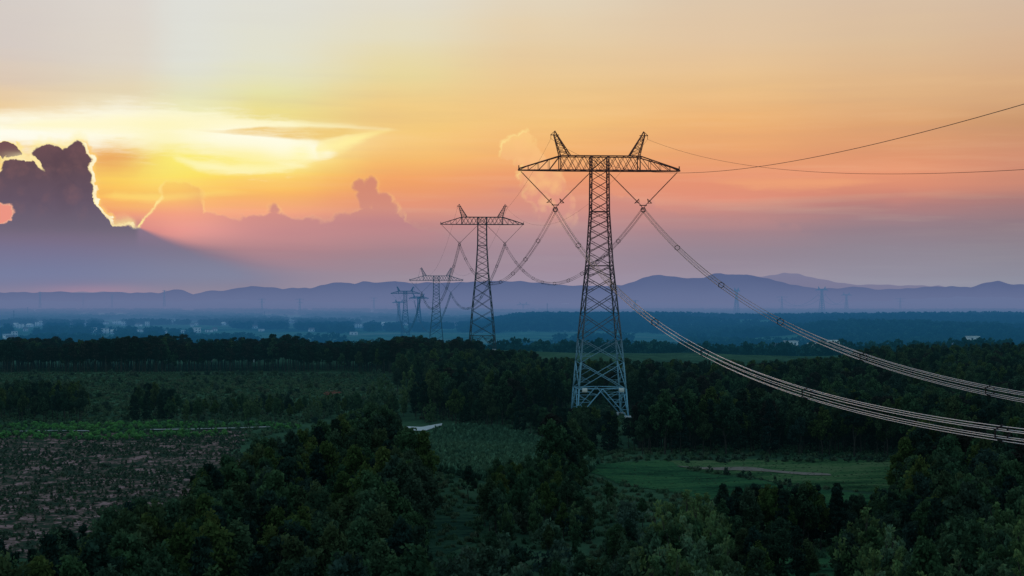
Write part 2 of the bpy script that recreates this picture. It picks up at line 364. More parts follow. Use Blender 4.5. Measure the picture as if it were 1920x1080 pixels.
M['leaf_dark'] = leafmat('leaves_dark', [(.016,.040,.032),(.030,.060,.032),(.048,.074,.032),(.022,.046,.040),(.042,.078,.040)])
M['leaf_mid'] = leafmat('leaves_green', [(.032,.074,.040),(.042,.088,.038),(.040,.080,.050)])
M['leaf_poplar'] = leafmat('leaves_poplar', [(.065,.130,.062),(.085,.145,.055),(.072,.135,.085)], .35)
M['leaf_yellow'] = leafmat('leaves_olive', [(.050,.092,.028),(.070,.104,.032)], .35)
M['needle'] = leafmat('needles', [(.010,.024,.022),(.014,.032,.024),(.018,.034,.022)], .1)
M['needle_brown'] = leafmat('needles_brown', [(.026,.022,.020),(.018,.020,.018),(.030,.024,.020)], .1)
M['leaf_far'] = leafmat('leaves_far', [(.006,.030,.036),(.012,.048,.048),(.024,.070,.058)], .1)
M['bush'] = leafmat('leaves_bush', [(.048,.095,.068),(.070,.120,.070),(.045,.082,.062),(.075,.100,.066)])
M['bright'] = leafmat('leaves_bright', [(.08,.24,.08),(.11,.29,.08),(.07,.19,.08)], .4)
M['corn'] = leafmat('leaves_corn', [(.055,.125,.080),(.070,.145,.085)], .3)
M['grass'] = leafmat('grass_blades', [(.050,.115,.065),(.075,.135,.070),(.085,.110,.070)], .3)

# ------------------------------------------------------------------ terrain
def ss(x, a, b):
    t = np.clip((x-a)/(b-a), 0, 1); return t*t*(3-2*t)
def terr(x, y):
    x = np.asarray(x, float); y = np.asarray(y, float); r = np.hypot(x, y)
    z = .8*np.sin(x/37+1)*np.cos(y/53)+.5*np.sin(x/19+y/31+.6)+.25*np.sin(x/9-y/12)
    z = z*ss(r, 100, 180)
    z = z - 15*ss(y, 850, 1150)
    z = z + 5*np.exp(-((y-835)/70)**2)*np.exp(-((x+20)/120)**2)
    z = z + 14*np.exp(-((y-2600)/380)**2)*ss(x/np.maximum(y, 1), -.03, .01)*(1+.1*np.sin(x/90))
    z = z + 12*np.exp(-((y-1750)/260)**2)*ss(x/np.maximum(y, 1), .10, .20)*(1+.15*np.sin(x/50))
    z = z + 3.0*np.exp(-((y-800)/120)**2)*ss(x/np.maximum(y, 1), .18, .23)
    z = z - 4*np.exp(-((y-368)/26)**2)*np.exp(-((x-25)/50)**2)
    k = ss(np.hypot(x-21.4, y-420), 32, 12); z = z*(1-k)+.9*k
    k = ss(np.hypot(x+14.3, y-819), 30, 12); z = z*(1-k)+5*k
    k = ss(r, 4000, 9000); z = z*(1-k) - 15*k
    return z
def raypix(px, py, h=0.0):
    px = np.asarray(px, float); py = np.asarray(py, float)
    d = np.full(np.broadcast(px, py).shape, 400.)
    tx = (px-960)/F
    for _ in range(60):
        z = terr(tx*d, d)+h
        dn = (CAM-z)*F/np.maximum(py-HY, 1.)
        d = d*.6+dn*.4
    return tx*d, d
def project(x, y, z): return 960+F*x/y, HY-F*(z-CAM)/y
def inpoly(px, py, poly):
    px = np.asarray(px); py = np.asarray(py); c = np.zeros(px.shape, bool); n = len(poly)
    for i in range(n):
        x1, y1 = poly[i]; x2, y2 = poly[i-1]
        if y1 == y2: continue
        t = ((y1 > py) != (y2 > py)) & (px < (x2-x1)*(py-y1)/(y2-y1)+x1); c ^= t
    return c

def mesh_np(name, verts, faces, mat, attr=None):
    """faces: (n,k) int array"""
    m = bpy.data.meshes.new(name); verts = np.asarray(verts, np.float32); faces = np.asarray(faces, np.int32)
    m.vertices.add(len(verts)); m.vertices.foreach_set('co', verts.ravel())
    k = faces.shape[1]; m.loops.add(faces.size); m.loops.foreach_set('vertex_index', faces.ravel())
    m.polygons.add(len(faces)); m.polygons.foreach_set('loop_start', np.arange(0, faces.size, k, dtype=np.int32))
    try: m.polygons.foreach_set('loop_total', np.full(len(faces), k, np.int32))
    except Exception: pass
    if attr is not None:
        a = m.attributes.new('shade', 'FLOAT', 'POINT'); a.data.foreach_set('value', np.asarray(attr, np.float32))
    m.update(calc_edges=True); m.validate()
    if mat: m.materials.append(mat)
    return m
def tag(o, label=None, cat=None, group=None, kind=None):
    if label: o['label'] = label
    if cat: o['category'] = cat
    if group: o['group'] = group
    if kind: o['kind'] = kind
    return o
def link(name, mesh, parent=None, loc=(0,0,0)):
    o = bpy.data.objects.new(name, mesh); C.objects.link(o); o.location = loc
    if parent: o.parent = parent
    return o

# ground sheet: a polar grid, dense in front
azs = np.concatenate([np.arange(-180, -24, 4), np.arange(-24, 24, .2), np.arange(24, 181, 4)])
rs = np.concatenate([np.linspace(1, 90, 12), np.geomspace(95, 1200, 240), np.geomspace(1220, 6000, 130), np.geomspace(6300, 45000, 30)])
AZ, RR = np.meshgrid(np.radians(azs), rs); gx = RR*np.sin(AZ); gy = RR*np.cos(AZ); gz = terr(gx, gy)
na, nr = len(azs), len(rs)
ii = np.arange(nr-1)[:, None]*na+np.arange(na-1)[None]
fc = np.stack([ii, ii+1, ii+1+na, ii+na], -1).reshape(-1, 4)
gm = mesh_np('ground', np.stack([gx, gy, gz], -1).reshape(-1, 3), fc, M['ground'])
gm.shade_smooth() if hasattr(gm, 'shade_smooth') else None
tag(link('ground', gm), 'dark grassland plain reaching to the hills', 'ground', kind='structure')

def patch(name, poly, mat, off, label, cat, n=70, wob=0.0):
    """a sheet laid over the terrain; poly given by sight lines, turned into ground points first"""
    P = np.array(poly, float); x, y = raypix(P[:, 0], P[:, 1]); G = list(zip(x, y))
    xs = np.linspace(min(x), max(x), n); ys = np.linspace(min(y), max(y), n)
    XX, YY = np.meshgrid(xs, ys); 
    cx = (XX[:-1, :-1]+XX[1:, 1:])/2; cy = (YY[:-1, :-1]+YY[1:, 1:])/2
    keep = inpoly(cx+wob*np.sin(cy/3.1)+wob*np.sin(cx/2.3), cy+wob*np.cos(cx/2.7), G)
    ii = (np.arange(n-1)[:, None]*n+np.arange(n-1)[None])[keep]
    fc = np.stack([ii, ii+1, ii+1+n, ii+n], -1)
    V_ = np.stack([XX, YY, terr(XX, YY)+off], -1).reshape(-1, 3)
    u, inv = np.unique(fc, return_inverse=True)
    m = mesh_np(name, V_[u], inv.reshape(-1, 4), mat)
    return tag(link(name, m), label, cat, kind='structure')
M['pink'] = material('pink_soil', lambda t: diffuse(t, ramp(t, posnoise(t, .25, 5, .65, 1, .8)*.6+posnoise(t, 1.2, 3, .6)*.4, [(.40,(.026,.050,.036,1)),(.49,(.045,.060,.042,1)),(.54,(.20,.115,.11,1)),(.60,(.44,.26,.27,1)),(.67,(.12,.08,.07,1))]).outputs[0]))
def fieldmat(name, a, b, c, row=None):
    def bb(t):
        n = posnoise(t, .05, 5, .65, .45, 1.3)*.5+posnoise(t, .35, 4, .65, .3, 1.6)*.3+posnoise(t, 1.6, 3, .6)*.2
        d = tuple(x*.45 for x in a)+(1,)
        return diffuse(t, ramp(t, n, [(.40, d), (.45, a+(1,)), (.50, b+(1,)), (.55, c+(1,)), (.60, a+(1,)), (.65, d)]).outputs[0])
    return material(name, bb)
M['field_green'] = fieldmat('meadow', (.032,.080,.038), (.056,.125,.050), (.12,.165,.08))
M['field_teal'] = fieldmat('crop_rows', (.020,.062,.034), (.034,.105,.048), (.06,.145,.06))
M['field_corn'] = fieldmat('maize_soil', (.02,.05,.036), (.034,.08,.05), (.05,.10,.06))
M['soil'] = plain('bare_soil', (.22,.18,.16), .3, .8)
M['lime'] = fieldmat('bright_grass', (.05,.16,.06), (.12,.30,.09), (.24,.42,.12))  # bright green grass of the clearings
M['track'] = plain('dusty_track', (.34,.33,.34), .3, .5)
PINK = [(-60,814),(200,812),(455,806),(450,850),(520,900),(400,960),(200,1040),(-60,1060)]
GREEN = [(1240,865),(1400,862),(1560,862),(1730,864),(1750,900),(1640,925),(1500,912),(1380,893),(1290,879)]
TEAL = [(1085,872),(1240,864),(1290,880),(1380,896),(1500,915),(1640,930),(1620,960),(1400,950),(1250,925),(1150,900),(1100,886)]
CORN = [(770,842),(822,812),(880,804),(950,812),(1080,850),(1120,862),(1110,884),(1000,905),(880,900),(800,880)]
patch('pink_soil_field', PINK, M['pink'], .06, 'patchy pink bare soil field dotted with low bushes', 'field', 130, 1.5)
patch('meadow', GREEN, M['field_green'], .07, 'pale green meadow behind the row of pines', 'field', 80, .6)
patch('crop_field', TEAL, M['field_teal'], .11, 'blue green crop strip along the meadow', 'field', 80, .6)
patch('maize_field', CORN, M['field_corn'], .06, 'dark maize field beside the road bend', 'field', 70, .6)
patch('soil_strip', [(1262,875),(1330,876),(1400,878),(1440,880),(1500,886),(1560,893),(1500,891),(1450,887),(1400,885),(1330,879)], M['soil'], .16, 'bare pale soil strip along the meadow edge', 'soil', 150, 1.0)
patch('concrete_road', [(763,809),(763,801),(790,802),(812,798),(829,795),(828,799),(812,804),(797,809)], M['concrete'], .2, 'pale concrete road bend among the trees', 'road', 60)
for k, (xa, xb, ya, yb) in enumerate([(-60,170,811.5,811),(270,365,808.5,807.5),(370,512,806.8,802.6)]):
    patch('farm_path', [(xa,ya),(xb,yb),(xb,yb-1.5),(xa,ya-1.5)], M['track'], .3, ['thin pale farm path at the left edge of the pink field', 'thin pale farm path in the middle behind bright crops', 'thin pale farm path ending against the dark wood'][k], 'path', 120)
LIME = [[(1335,782),(1420,778),(1480,783),(1430,790),(1340,789)], [(1470,777),(1540,775),(1570,781),(1520,787),(1478,786)]]
for k, q in enumerate(LIME): patch('grass_clearing', q, M['lime'], .1, ['bright green clearing nearer to the main pylon', 'smaller bright green clearing further right'][k], 'clearing', 60, .6)
CLEAR = [(1590,752),(1640,735),(1700,728),(1790,731),(1760,742),(1680,750),(1610,760)]
patch('grass_clearing', CLEAR, M['lime'], .1, 'broad green clearing in the right hand forest', 'clearing', 60, 1.)
GLADE = [(815,940),(935,948),(925,975),(880,1010),(840,1050),(790,1060),(790,1000)]
GLADE2 = [(1400,1050),(1520,1038),(1640,1032),(1650,1100),(1400,1110)]
patch('red_soil_bank', [(606,741),(615,736),(632,735),(640,738),(634,742),(612,743)], plain('red_soil', (.20,.06,.05), .5, .5), .45, 'small bare red soil bank among the shrubs', 'soil', 40)
patch('glade', GLADE, M['field_corn'], .1, 'dark grass glade below the shrub clump', 'clearing', 60, .6)
patch('glade', GLADE2, M['field_teal'], .1, 'blue green grass glade at the bottom edge', 'clearing', 60, .6)

# ------------------------------------------------------------------ hills
def hills(name, D0, prof, label, base=-16, depth=2200, seed=0, mat='hill'):
    P = np.array(prof, float); pxs = np.arange(-700, 2700, 3.)
    top = np.interp(pxs, P[:, 0], P[:, 1]); top = top + .6*np.sin(pxs/9.3+seed+np.sin(pxs/31))+.5*np.sin(pxs/5.1+seed*2+2*np.sin(pxs/47))
    z_top = CAM+(HY-top)*D0/F
    rows = np.linspace(-1, 1, 25); vs = []
    for r in rows:
        y = D0+r*depth; s = np.cos(r*math.pi/2)**1.2 if abs(r) < 1 else 0
        x = (pxs-960)/F*y
        bump = 1+.16*np.sin(pxs/23+r*5+seed)*abs(r)+.12*np.sin(pxs/11-r*7)*abs(r)
        zz = base+(z_top-base)*s*np.where(r == 0, 1, bump)
        if abs(r) > .01: zz = np.minimum(zz, CAM+(z_top-CAM)*y/D0-2-12*abs(r))
        vs.append(np.stack([x, np.full_like(x, y), zz], -1))
    n = len(pxs); Vv = np.concatenate(vs); ii = np.arange(len(rows)-1)[:, None]*n+np.arange(n-1)[None]
    fc = np.stack([ii, ii+1, ii+1+n, ii+n], -1).reshape(-1, 4)
    m = mesh_np(name, Vv, fc, M[mat]); m.shade_smooth()
    tag(link(name, m), label, 'hills', kind='structure')
M['hill'] = plain('hill_woods', (.03,.035,.06), .5, .004)
hills('hills', 12000, [(-700,548),(-200,546),(0,548),(75,548),(130,547),(160,550),(200,547),(250,549),(300,549),(325,542),(345,545),(362,552),(385,546),(410,545),(440,542),(470,536),(500,538),(530,542),(550,539),(580,541),(600,535),(640,528.5),(665,532),(680,528),(700,530),(740,527),(770,531),(800,530),(860,530),(900,527),(960,527),(1000,529),(1050,534),(1100,536),(1165,535),(1200,524),(1222,516),(1240,515),(1260,519),(1290,522),(1320,520),(1338,514),(1352,512),(1380,516),(1400,514),(1440,523),(1480,532),(1520,540),(1570,541),(1600,537),(1640,542),(1690,542),(1720,539),(1760,537),(1820,538),(1850,530),(1872,527),(1900,533),(1920,534),(2100,530),(2700,545)], 'long line of blue mauve wooded hills on the skyline')
hills('distant_hills', 19000, [(-700,560),(60,552),(160,547),(230,548),(300,556),(1100,560),(1340,540),(1380,522),(1430,518),(1470,512),(1500,514),(1530,522),(1560,527),(1590,533),(1650,534),(1700,535),(1760,536),(1850,548),(2700,556)], 'palest far hills behind the main skyline', seed=3)
hills('low_hills', 8500, [(-700,562),(0,563),(60,562),(120,566),(200,562),(330,565),(420,561),(600,566),(760,569),(900,566),(1100,571),(1200,566),(1350,570),(1500,568),(1640,565),(1720,560),(1800,556),(1920,558),(2700,560)], 'low misty rise in front of the hills', seed=5, depth=1200)

# ------------------------------------------------------------------ foliage prototypes (numpy leaf clouds)
def leaves(centers, normals_out, n_each, spread, size, rg, elong=1.0, up=0.0):
    """small quads scattered round the clump centres; returns verts, faces, shade"""
    N = len(centers)*n_each
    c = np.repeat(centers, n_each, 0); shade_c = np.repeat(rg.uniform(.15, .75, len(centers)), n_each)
    off = rg.normal(0, 1, (N, 3)); off /= np.linalg.norm(off, axis=1)[:, None]+1e-9; off *= (rg.uniform(.25, 1, (N, 1))**.6)
    sp = np.asarray(spread, float)
    p = c+off*(sp if sp.ndim else sp)
    a = rg.normal(0, 1, (N, 3)); a[:, 2] += up; a /= np.linalg.norm(a, axis=1)[:, None]
    b = np.cross(a, rg.normal(0, 1, (N, 3))); b /= np.linalg.norm(b, axis=1)[:, None]
    s = size*rg.uniform(.6, 1.3, (N, 1))
    u = a*s*.5*elong; v = b*s*.5
    q = np.stack([p-u, p+v*.8, p+u, p-v*.8], 1).reshape(-1, 3)
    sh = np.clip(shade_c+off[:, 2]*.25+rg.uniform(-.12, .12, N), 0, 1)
    return q, np.arange(N*4).reshape(-1, 4), np.repeat(sh, 4)
def crown_broad(rg, h=1.0, nc=62, n_each=56, base=.28, rad=.34, size=.031):
    """unit-height crown"""
    cs = []
    lobes = [(rg.uniform(-.13, .13), rg.uniform(-.13, .13), rg.uniform(.5, .78), rg.uniform(.17, .26)) for _ in range(6)]+[(0, 0, .86, .13), (0, 0, .5, .28)]
    for i in range(nc):
        l = lobes[rg.integers(len(lobes))]; d = rg.normal(0, 1, 3); d /= np.linalg.norm(d); d[2] = d[2]*.8+.15
        p = np.array(l[:3])+d*l[3]*rg.uniform(.7, 1.05); cs.append(p)
    cs = np.array(cs); cs[:, 2] = np.clip(cs[:, 2], base, .98)
    cs[:, :2] *= (.80-.35*np.clip((cs[:, 2:]-.55)/.45, 0, 1))*rg.uniform(.8, 1.15)
    cs = np.concatenate([cs, [(rg.uniform(-.03, .03), rg.uniform(-.03, .03), z) for z in (.93, .97, .9)]])
    return leaves(cs, None, n_each, np.array([.06, .06, .075]), size, rg, 1.3, .5)
def crown_poplar(rg, nc=110, n_each=28, w=.15, size=.024):
    cs = []
    stems = [(rg.uniform(-w, w), rg.uniform(-w, w), rg.uniform(.72, 1.0)) for _ in range(6)]+[(0, 0, 1.0)]
    for i in range(nc):
        s = stems[rg.integers(len(stems))]; t = rg.uniform(.12, .96)**.85; k = .35+.65*min(1, t*1.6)
        taper = 1-.55*t
        cs.append((s[0]*k*1.2+rg.normal(0, .045*taper), s[1]*k*1.2+rg.normal(0, .045*taper), t*s[2]))
    return leaves(np.array(cs), None, n_each, np.array([.034, .034, .055]), size, rg, 1.7, 1.2)
def crown_pine(rg, nc=95, n_each=26, base=.12, w=.17, size=.027, flat=.028):
    cs = []
    for i in range(nc):
        t = base+(1-base)*rg.uniform(0, 1)**1.1; lev = round(t*13)/13; t = .75*t+.25*lev
        r = w*(1-t)**.75*rg.uniform(.35, 1.05)+.012; a = rg.uniform(0, 6.28)
        cs.append((r*math.cos(a), r*math.sin(a), t-.12*r))
    cs.append((0, 0, .985)); cs.append((0, 0, .955))
    return leaves(np.array(cs), None, n_each, np.array([.05, .05, flat]), size, rg, 1.8, .6)
def crown_tall(rg, nc=50, n_each=40, size=.032):
    cs = []
    for i in range(nc):
        t = rg.uniform(.50, .97); r = .17*math.sqrt(max(0.02, 1-((t-.72)/.27)**2))*rg.uniform(.4, 1.05); a = rg.uniform(0, 6.28)
        cs.append((r*math.cos(a), r*math.sin(a), t))
    return leaves(np.array(cs), None, n_each, np.array([.07, .07, .045]), size, rg, 1.5, .2)
def crown_shrub(rg, nc=16, n_each=34, size=.10):
    cs = []
    for i in range(nc):
        a = rg.uniform(0, 6.28); r = rg.uniform(0, .45)
        cs.append((r*math.cos(a), r*math.sin(a), rg.uniform(.12, .85)*(1-.5*r)))
    return leaves(np.array(cs), None, n_each, .2, size, rg, 1.3, .4)
def crown_far(rg, nc=12, n_each=9, size=.22):
    cs = [(rg.uniform(-.35, .35), rg.uniform(-.35, .35), rg.uniform(.12, .8)) for i in range(nc)]
    return leaves(np.array(cs), None, n_each, .2, size, rg)
def trunk_mesh(name, rg, r=.016, top=.8, limbs=5, start=.3, reach=.22):
    vs, fs = [], []
    def seg(p, q, r0, r1):
        p = np.array(p, float); q = np.array(q, float); d = q-p; d /= np.linalg.norm(d)
        a = np.cross(d, (0.3, .9, .1)); a /= np.linalg.norm(a); b = np.cross(d, a); k = len(vs)
        for (c, rr) in ((p, r0), (q, r1)):
            for i in range(5): t = i*2*math.pi/5; vs.append(c+rr*(a*math.cos(t)+b*math.sin(t)))
        for i in range(5): fs.append((k+i, k+(i+1) % 5, k+5+(i+1) % 5, k+5+i))
    pts = [(0, 0, -.04)]
    for i in range(1, 5): pts.append((rg.normal(0, .008)*i, rg.normal(0, .008)*i, top*i/4))
    for i in range(4): seg(pts[i], pts[i+1], r*(1-.2*i), r*(1-.2*(i+1)))
    for i in range(limbs):
        t = start+(top-start)*i/limbs; a = rg.uniform(0, 6.28); k = min(3, int(t/top*4)); p = np.array(pts[k])*(1-(t/top*4-k))+np.array(pts[k+1])*(t/top*4-k)
        seg(p, p+np.array([math.cos(a)*reach*(1-t), math.sin(a)*reach*(1-t), .13]), r*.5, r*.12)
    return mesh_np(name, vs, fs, M['bark'])
def proto(name, fn, mats, n, trunk_kw, seed):
    out = []
    for i in range(n):
        rg = np.random.default_rng(seed+i); q, f, s = fn(rg)
        cm = mesh_np(name+'_crown', q, f, M[mats[i % len(mats)]], s)
        tm = trunk_mesh(name+'_trunk', rg, **trunk_kw) if trunk_kw is not None else None
        out.append((tm, cm))
    return out
PR = {
 'broad':  proto('broadleaf', crown_broad, ['leaf_dark', 'leaf_mid', 'leaf_dark', 'leaf_dark', 'leaf_yellow', 'leaf_dark', 'leaf_mid', 'leaf_dark'], 8, dict(), 100),
 'green':  proto('light_broadleaf', crown_broad, ['leaf_mid', 'leaf_yellow', 'leaf_mid'], 3, dict(), 200),
 'poplar': proto('poplar', crown_poplar, ['leaf_poplar', 'leaf_poplar', 'leaf_mid'], 4, dict(r=.012, top=.92, limbs=6, start=.12, reach=.16), 300),
 'pine':   proto('pine', crown_pine, ['needle'], 4, dict(r=.012, top=.96, limbs=4, start=.2, reach=.12), 400),
 'tall':   proto('tall_pine', crown_tall, ['needle_brown', 'needle'], 4, dict(r=.013, top=.85, limbs=5, start=.45, reach=.2), 500),
 'shrub':  proto('shrub', crown_shrub, ['bush', 'bush', 'leaf_dark'], 4, None, 600),
 'far':    proto('far_tree', crown_far, ['leaf_far'], 4, None, 700),
 'bush':   proto('low_bush', lambda r: crown_shrub(r, 7, 16, .2), ['bush', 'bush'], 3, None, 800),
 'bright': proto('bright_plant', lambda r: crown_shrub(r, 7, 18, .22), ['bright'], 3, None, 850),
 'corn':   proto('maize', lambda r: leaves(np.array([(r.uniform(-.4,.4), r.uniform(-.4,.4), r.uniform(.3,.7)) for _ in range(7)]), None, 10, np.array([.12,.12,.3]), .3, r, 2.2, 2.0), ['corn'], 3, None, 870),
 'grass':  proto('tuft', lambda r: leaves(np.array([(r.uniform(-.6,.6), r.uniform(-.6,.6), .35) for _ in range(8)]), None, 9, np.array([.3,.3,.3]), .34, r, 2.4, 2.0), ['grass', 'grass'], 3, None, 890),
}
WIDTH = {'broad': 1.0, 'green': 1.0, 'poplar': 1.0, 'pine': 1.0, 'tall': 1.0}

# ------------------------------------------------------------------ planting
cand = {k: [] for k in PR}     # kind -> list of (x, y, z, h, rot, variant, zone)
def grid(sp, y0, y1, jit=.45, lat=.32, seed=0):
    rg = np.random.default_rng(seed); ys = np.arange(y0, y1, sp); out = []
    for y in ys:
        w = lat*y+10; xs = np.arange(-w, w, sp); out.append(np.stack([xs, np.full_like(xs, y)], -1))
    p = np.concatenate(out); return p+rg.uniform(-jit, jit, p.shape)*sp
EXG = [PINK, GREEN, TEAL, CORN, CLEAR, LIME[0], LIME[1], GLADE, GLADE2,
       [(750,795),(850,790),(850,812),(750,815)], [(-80,700),(745,700),(745,812),(-80,812)],
       [(1080,855),(1700,858),(1720,935),(1640,1000),(1350,1000),(1100,900)],
       [(1330,776),(1580,772),(1580,793),(1330,793)]]
#      mode, polygon, [(kind,weight)], hmin, hmax, prob, name
FG_LEFT = [(-60,1010),(60,1000),(130,980),(210,940),(330,905),(410,862),(470,828),(560,803),(640,775),(690,755),(745,750),(775,765),(800,800),(795,850),(808,905),(800,960),(785,1000),(800,1090),(780,1300),(-80,1300)]
ZONES = [
 ('t', FG_LEFT, [('broad',.62),('green',.16),('pine',.22)], 6.5, 12, .9, 'left wood'),
 ('t', [(800,862),(860,872),(940,852),(1050,850),(1092,862),(1088,905),(1000,925),(900,915),(815,900)], [('broad',.7),('green',.3)], 5, 7, .9, 'middle clump'),
 ('t', [(1225,925),(1285,912),(1345,918),(1372,960),(1380,1090),(1400,1300),(1200,1300),(1215,1000)], [('poplar',1.)], 9, 12, .85, 'poplar group in the centre'),
 ('t', [(1605,955),(1660,945),(1700,985),(1705,1080),(1760,1300),(1560,1300),(1590,1040)], [('poplar',1.)], 8, 11, .7, 'poplar clump to the right'),
 ('t', [(1735,960),(1790,940),(1860,930),(1990,930),(2100,1300),(1740,1300),(1720,1080)], [('poplar',.85),('green',.15)], 8, 11, .85, 'poplars in the right corner'),
 ('t', [(1345,905),(1560,905),(1720,918),(1720,945),(1345,940)], [('pine',.62),('broad',.38)], 5.5, 8.5, .9, 'pine row'),
 ('t', [(870,985),(930,935),(1010,925),(1100,930),(1222,935),(1220,1300),(800,1300),(810,1060)], [('shrub',.55),('broad',.2),('poplar',.15),('green',.1)], 3, 5.5, .62, 'lower middle'),
 ('t', [(1370,940),(1720,940),(1740,1000),(1640,1020),(1500,1025),(1400,1040)], [('broad',.85),('pine',.15)], 5, 8, .9, 'dark bushes'),
 ('t', [(1390,1060),(1640,1050),(1660,1300),(1380,1300)], [('shrub',1.)], 2, 3.5, .4, 'bottom shrubs'),
 ('t', [(1700,850),(1760,838),(1990,830),(1990,935),(1720,945),(1690,900)], [('broad',.85),('pine',.15)], 8, 11, .9, 'right wood'),
 ('g', [(-90,699),(560,699),(640,697),(720,701),(800,697),(900,692),(900,681),(640,684),(-90,684)], [('tall',.85),('broad',.15)], 8.8, 12.8, .95, 'left treeline'),
 ('t', [(640,652),(760,652),(1000,656),(1010,668),(1200,672),(1420,676),(1560,668),(1640,648),(1700,644),(1990,640),(1990,850),(1700,850),(1690,830),(1150,820),(1080,812),(980,800),(880,795),(800,770),(780,740),(760,700),(640,690)], [('broad',.52),('green',.10),('pine',.22),('tall',.16)], 7, 12, .93, 'forest behind'),
 ('t', [(-60,712),(60,712),(150,715),(165,740),(130,775),(-60,785)], [('broad',.8),('pine',.2)], 5, 8, .9, 'left scrub clump'),
 ('t', [(248,722),(300,715),(335,735),(330,760),(250,765)], [('pine',.5),('broad',.5)], 6, 8, .9, 'left scrub clump'),
 ('t', [(340,740),(480,738),(600,735),(740,738),(740,772),(560,790),(340,782)], [('green',.4),('broad',.25),('poplar',.35)], 4, 6.8, .72, 'young trees'),
 ('g', [(-80,702),(745,702),(745,796),(-80,800)], [('shrub',1.)], 1.0, 2.6, .24, 'scrub'),
]
pts = np.concatenate([grid(3.3, 112, 300, seed=1), grid(3.9, 300, 470, seed=2), grid(4.8, 470, 905, seed=3)])
extra = grid(2.6, 195, 320, seed=9); ez = terr(extra[:, 0], extra[:, 1]); ea, eb = project(extra[:, 0], extra[:, 1], ez+7)
extra = extra[inpoly(ea, eb, [(1345,900),(1720,900),(1720,950),(1345,950)])]; ex2 = grid(3.6, 672, 735, seed=19); ex2 = ex2[ex2[:, 0]/ex2[:, 1] < (900-960)/F]; pts = np.concatenate([pts, extra, ex2])
hh = rng.uniform(0, 1, len(pts)); zz = terr(pts[:, 0], pts[:, 1]); pr = rng.uniform(0, 1, len(pts))
taken = np.zeros(len(pts), bool)
gxp, gyp = project(pts[:, 0], pts[:, 1], zz)
ex = np.zeros(len(pts), bool)
for e in EXG[:9]+EXG[9:10]+EXG[11:]: ex |= inpoly(gxp, gyp, e)
exl = inpoly(gxp, gyp, EXG[10])
near_t = (np.hypot(pts[:, 0]-23, pts[:, 1]-413) < 11) | (np.hypot(pts[:, 0]+14.3, pts[:, 1]-819) < 11) 
for mode, poly, mix, h0, h1, prob, zn in ZONES:
    h = h0+(h1-h0)*hh
    if zn == 'left treeline': h = h*(1+.09*np.sin(pts[:, 0]/9.)+.07*np.sin(pts[:, 0]/23.+1)+.05*np.sin(pts[:, 0]/4.1))
    tx, ty = project(pts[:, 0], pts[:, 1], zz+(h if mode == 't' else 0))
    sel = inpoly(tx, ty, poly) & ~taken & ~near_t
    if zn in ('left scrub clump', 'young trees'): sel &= gyp < 793
    if zn == 'left treeline': sel &= (hh > .12)
    elif zn not in ('scrub', 'left scrub clump', 'young trees'): sel &= ~ex & ~(exl & (zn != 'left wood'))
    elif zn == 'scrub': sel &= ~inpoly(gxp, gyp, EXG[9])
    taken |= sel
    sel &= pr < prob
    # keep the lane in front of the main pylon's feet low
    kinds = [k for k, w in mix]; ws = np.cumsum([w for k, w in mix])
    for i in np.nonzero(sel)[0]:
        u = rng.uniform(0, 1); k = kinds[min(len(kinds)-1, int(np.searchsorted(ws, u)))]
        hi = h[i]
        if 350 < pts[i, 1] < 420 and abs(pts[i, 0]-22) < 20: hi = min(hi, max(3.5, CAM-(205*pts[i, 1]/F)-zz[i]))
        if k == 'shrub': hi = min(hi, 4.0)
        cand[k].append((pts[i, 0], pts[i, 1], zz[i], hi, rng.uniform(0, 6.28), int(rng.integers(len(PR[k]))), zn))
# hand-placed taller trees
for px, py, h, k in [(722,700,9,'poplar'),(772,684,11,'poplar'),(757,722,8,'poplar'),(700,715,7,'poplar'),(806,748,6,'poplar'),(452,886,10,'green'),(382,880,9.5,'green'),(790,858,9,'green'),(612,866,9,'green'),(545,880,8.5,'green'),(1000,925,6,'poplar'),(948,940,5.5,'poplar'),(1290,915,11.5,'poplar'),(1626,948,11,'poplar'),(1075,845,8,'pine'),(1040,850,7,'broad'),(1140,905,4,'green'),(1205,935,4,'green')]:
    x, y = raypix(px, py, h); cand[k].append((float(x), float(y), float(terr(x, y)), h, random.uniform(0, 6), random.randrange(len(PR[k])), 'solitary'))

KIND = {'broad': ('broadleaf_tree', 'tree', 'dark rounded broadleaf tree'), 'green': ('broadleaf_tree', 'tree', 'lighter olive green broadleaf tree'),
        'poplar': ('poplar_tree', 'tree', 'slender pale green poplar tree'), 'pine': ('pine_tree', 'pine', 'dark pointed pine tree'),
        'tall': ('tall_pine_tree', 'pine', 'tall bare stemmed pine tree'), 'shrub': ('shrub', 'shrub', 'low rounded grey green shrub')}
WHERE = {'left wood': 'in the dense wood at the lower left', 'middle clump': 'in the thicket beside the maize field', 'poplar group in the centre': 'in the poplar group at bottom centre',
 'poplar clump to the right': 'in the narrow clump at bottom right', 'poplars in the right corner': 'in the poplar grove at the lower right corner', 'pine row': 'in the row in front of the crop field',
 'lower middle': 'in the scrub at the bottom between wood and poplars', 'dark bushes': 'in the thicket below the pine row', 'bottom shrubs': 'beside the bottom glade', 'right wood': 'in the wood right of the meadow',
 'left treeline': 'in the long treeline behind the left scrubland', 'forest behind': 'in the big forest around the main pylon', 'left scrub clump': 'in a dark clump on the left scrubland', 'young trees': 'among young trees behind the bright crops',
 'scrub': 'on the open left scrubland', 'solitary': 'standing out above its neighbours'}
rest = {k: [] for k in PR}
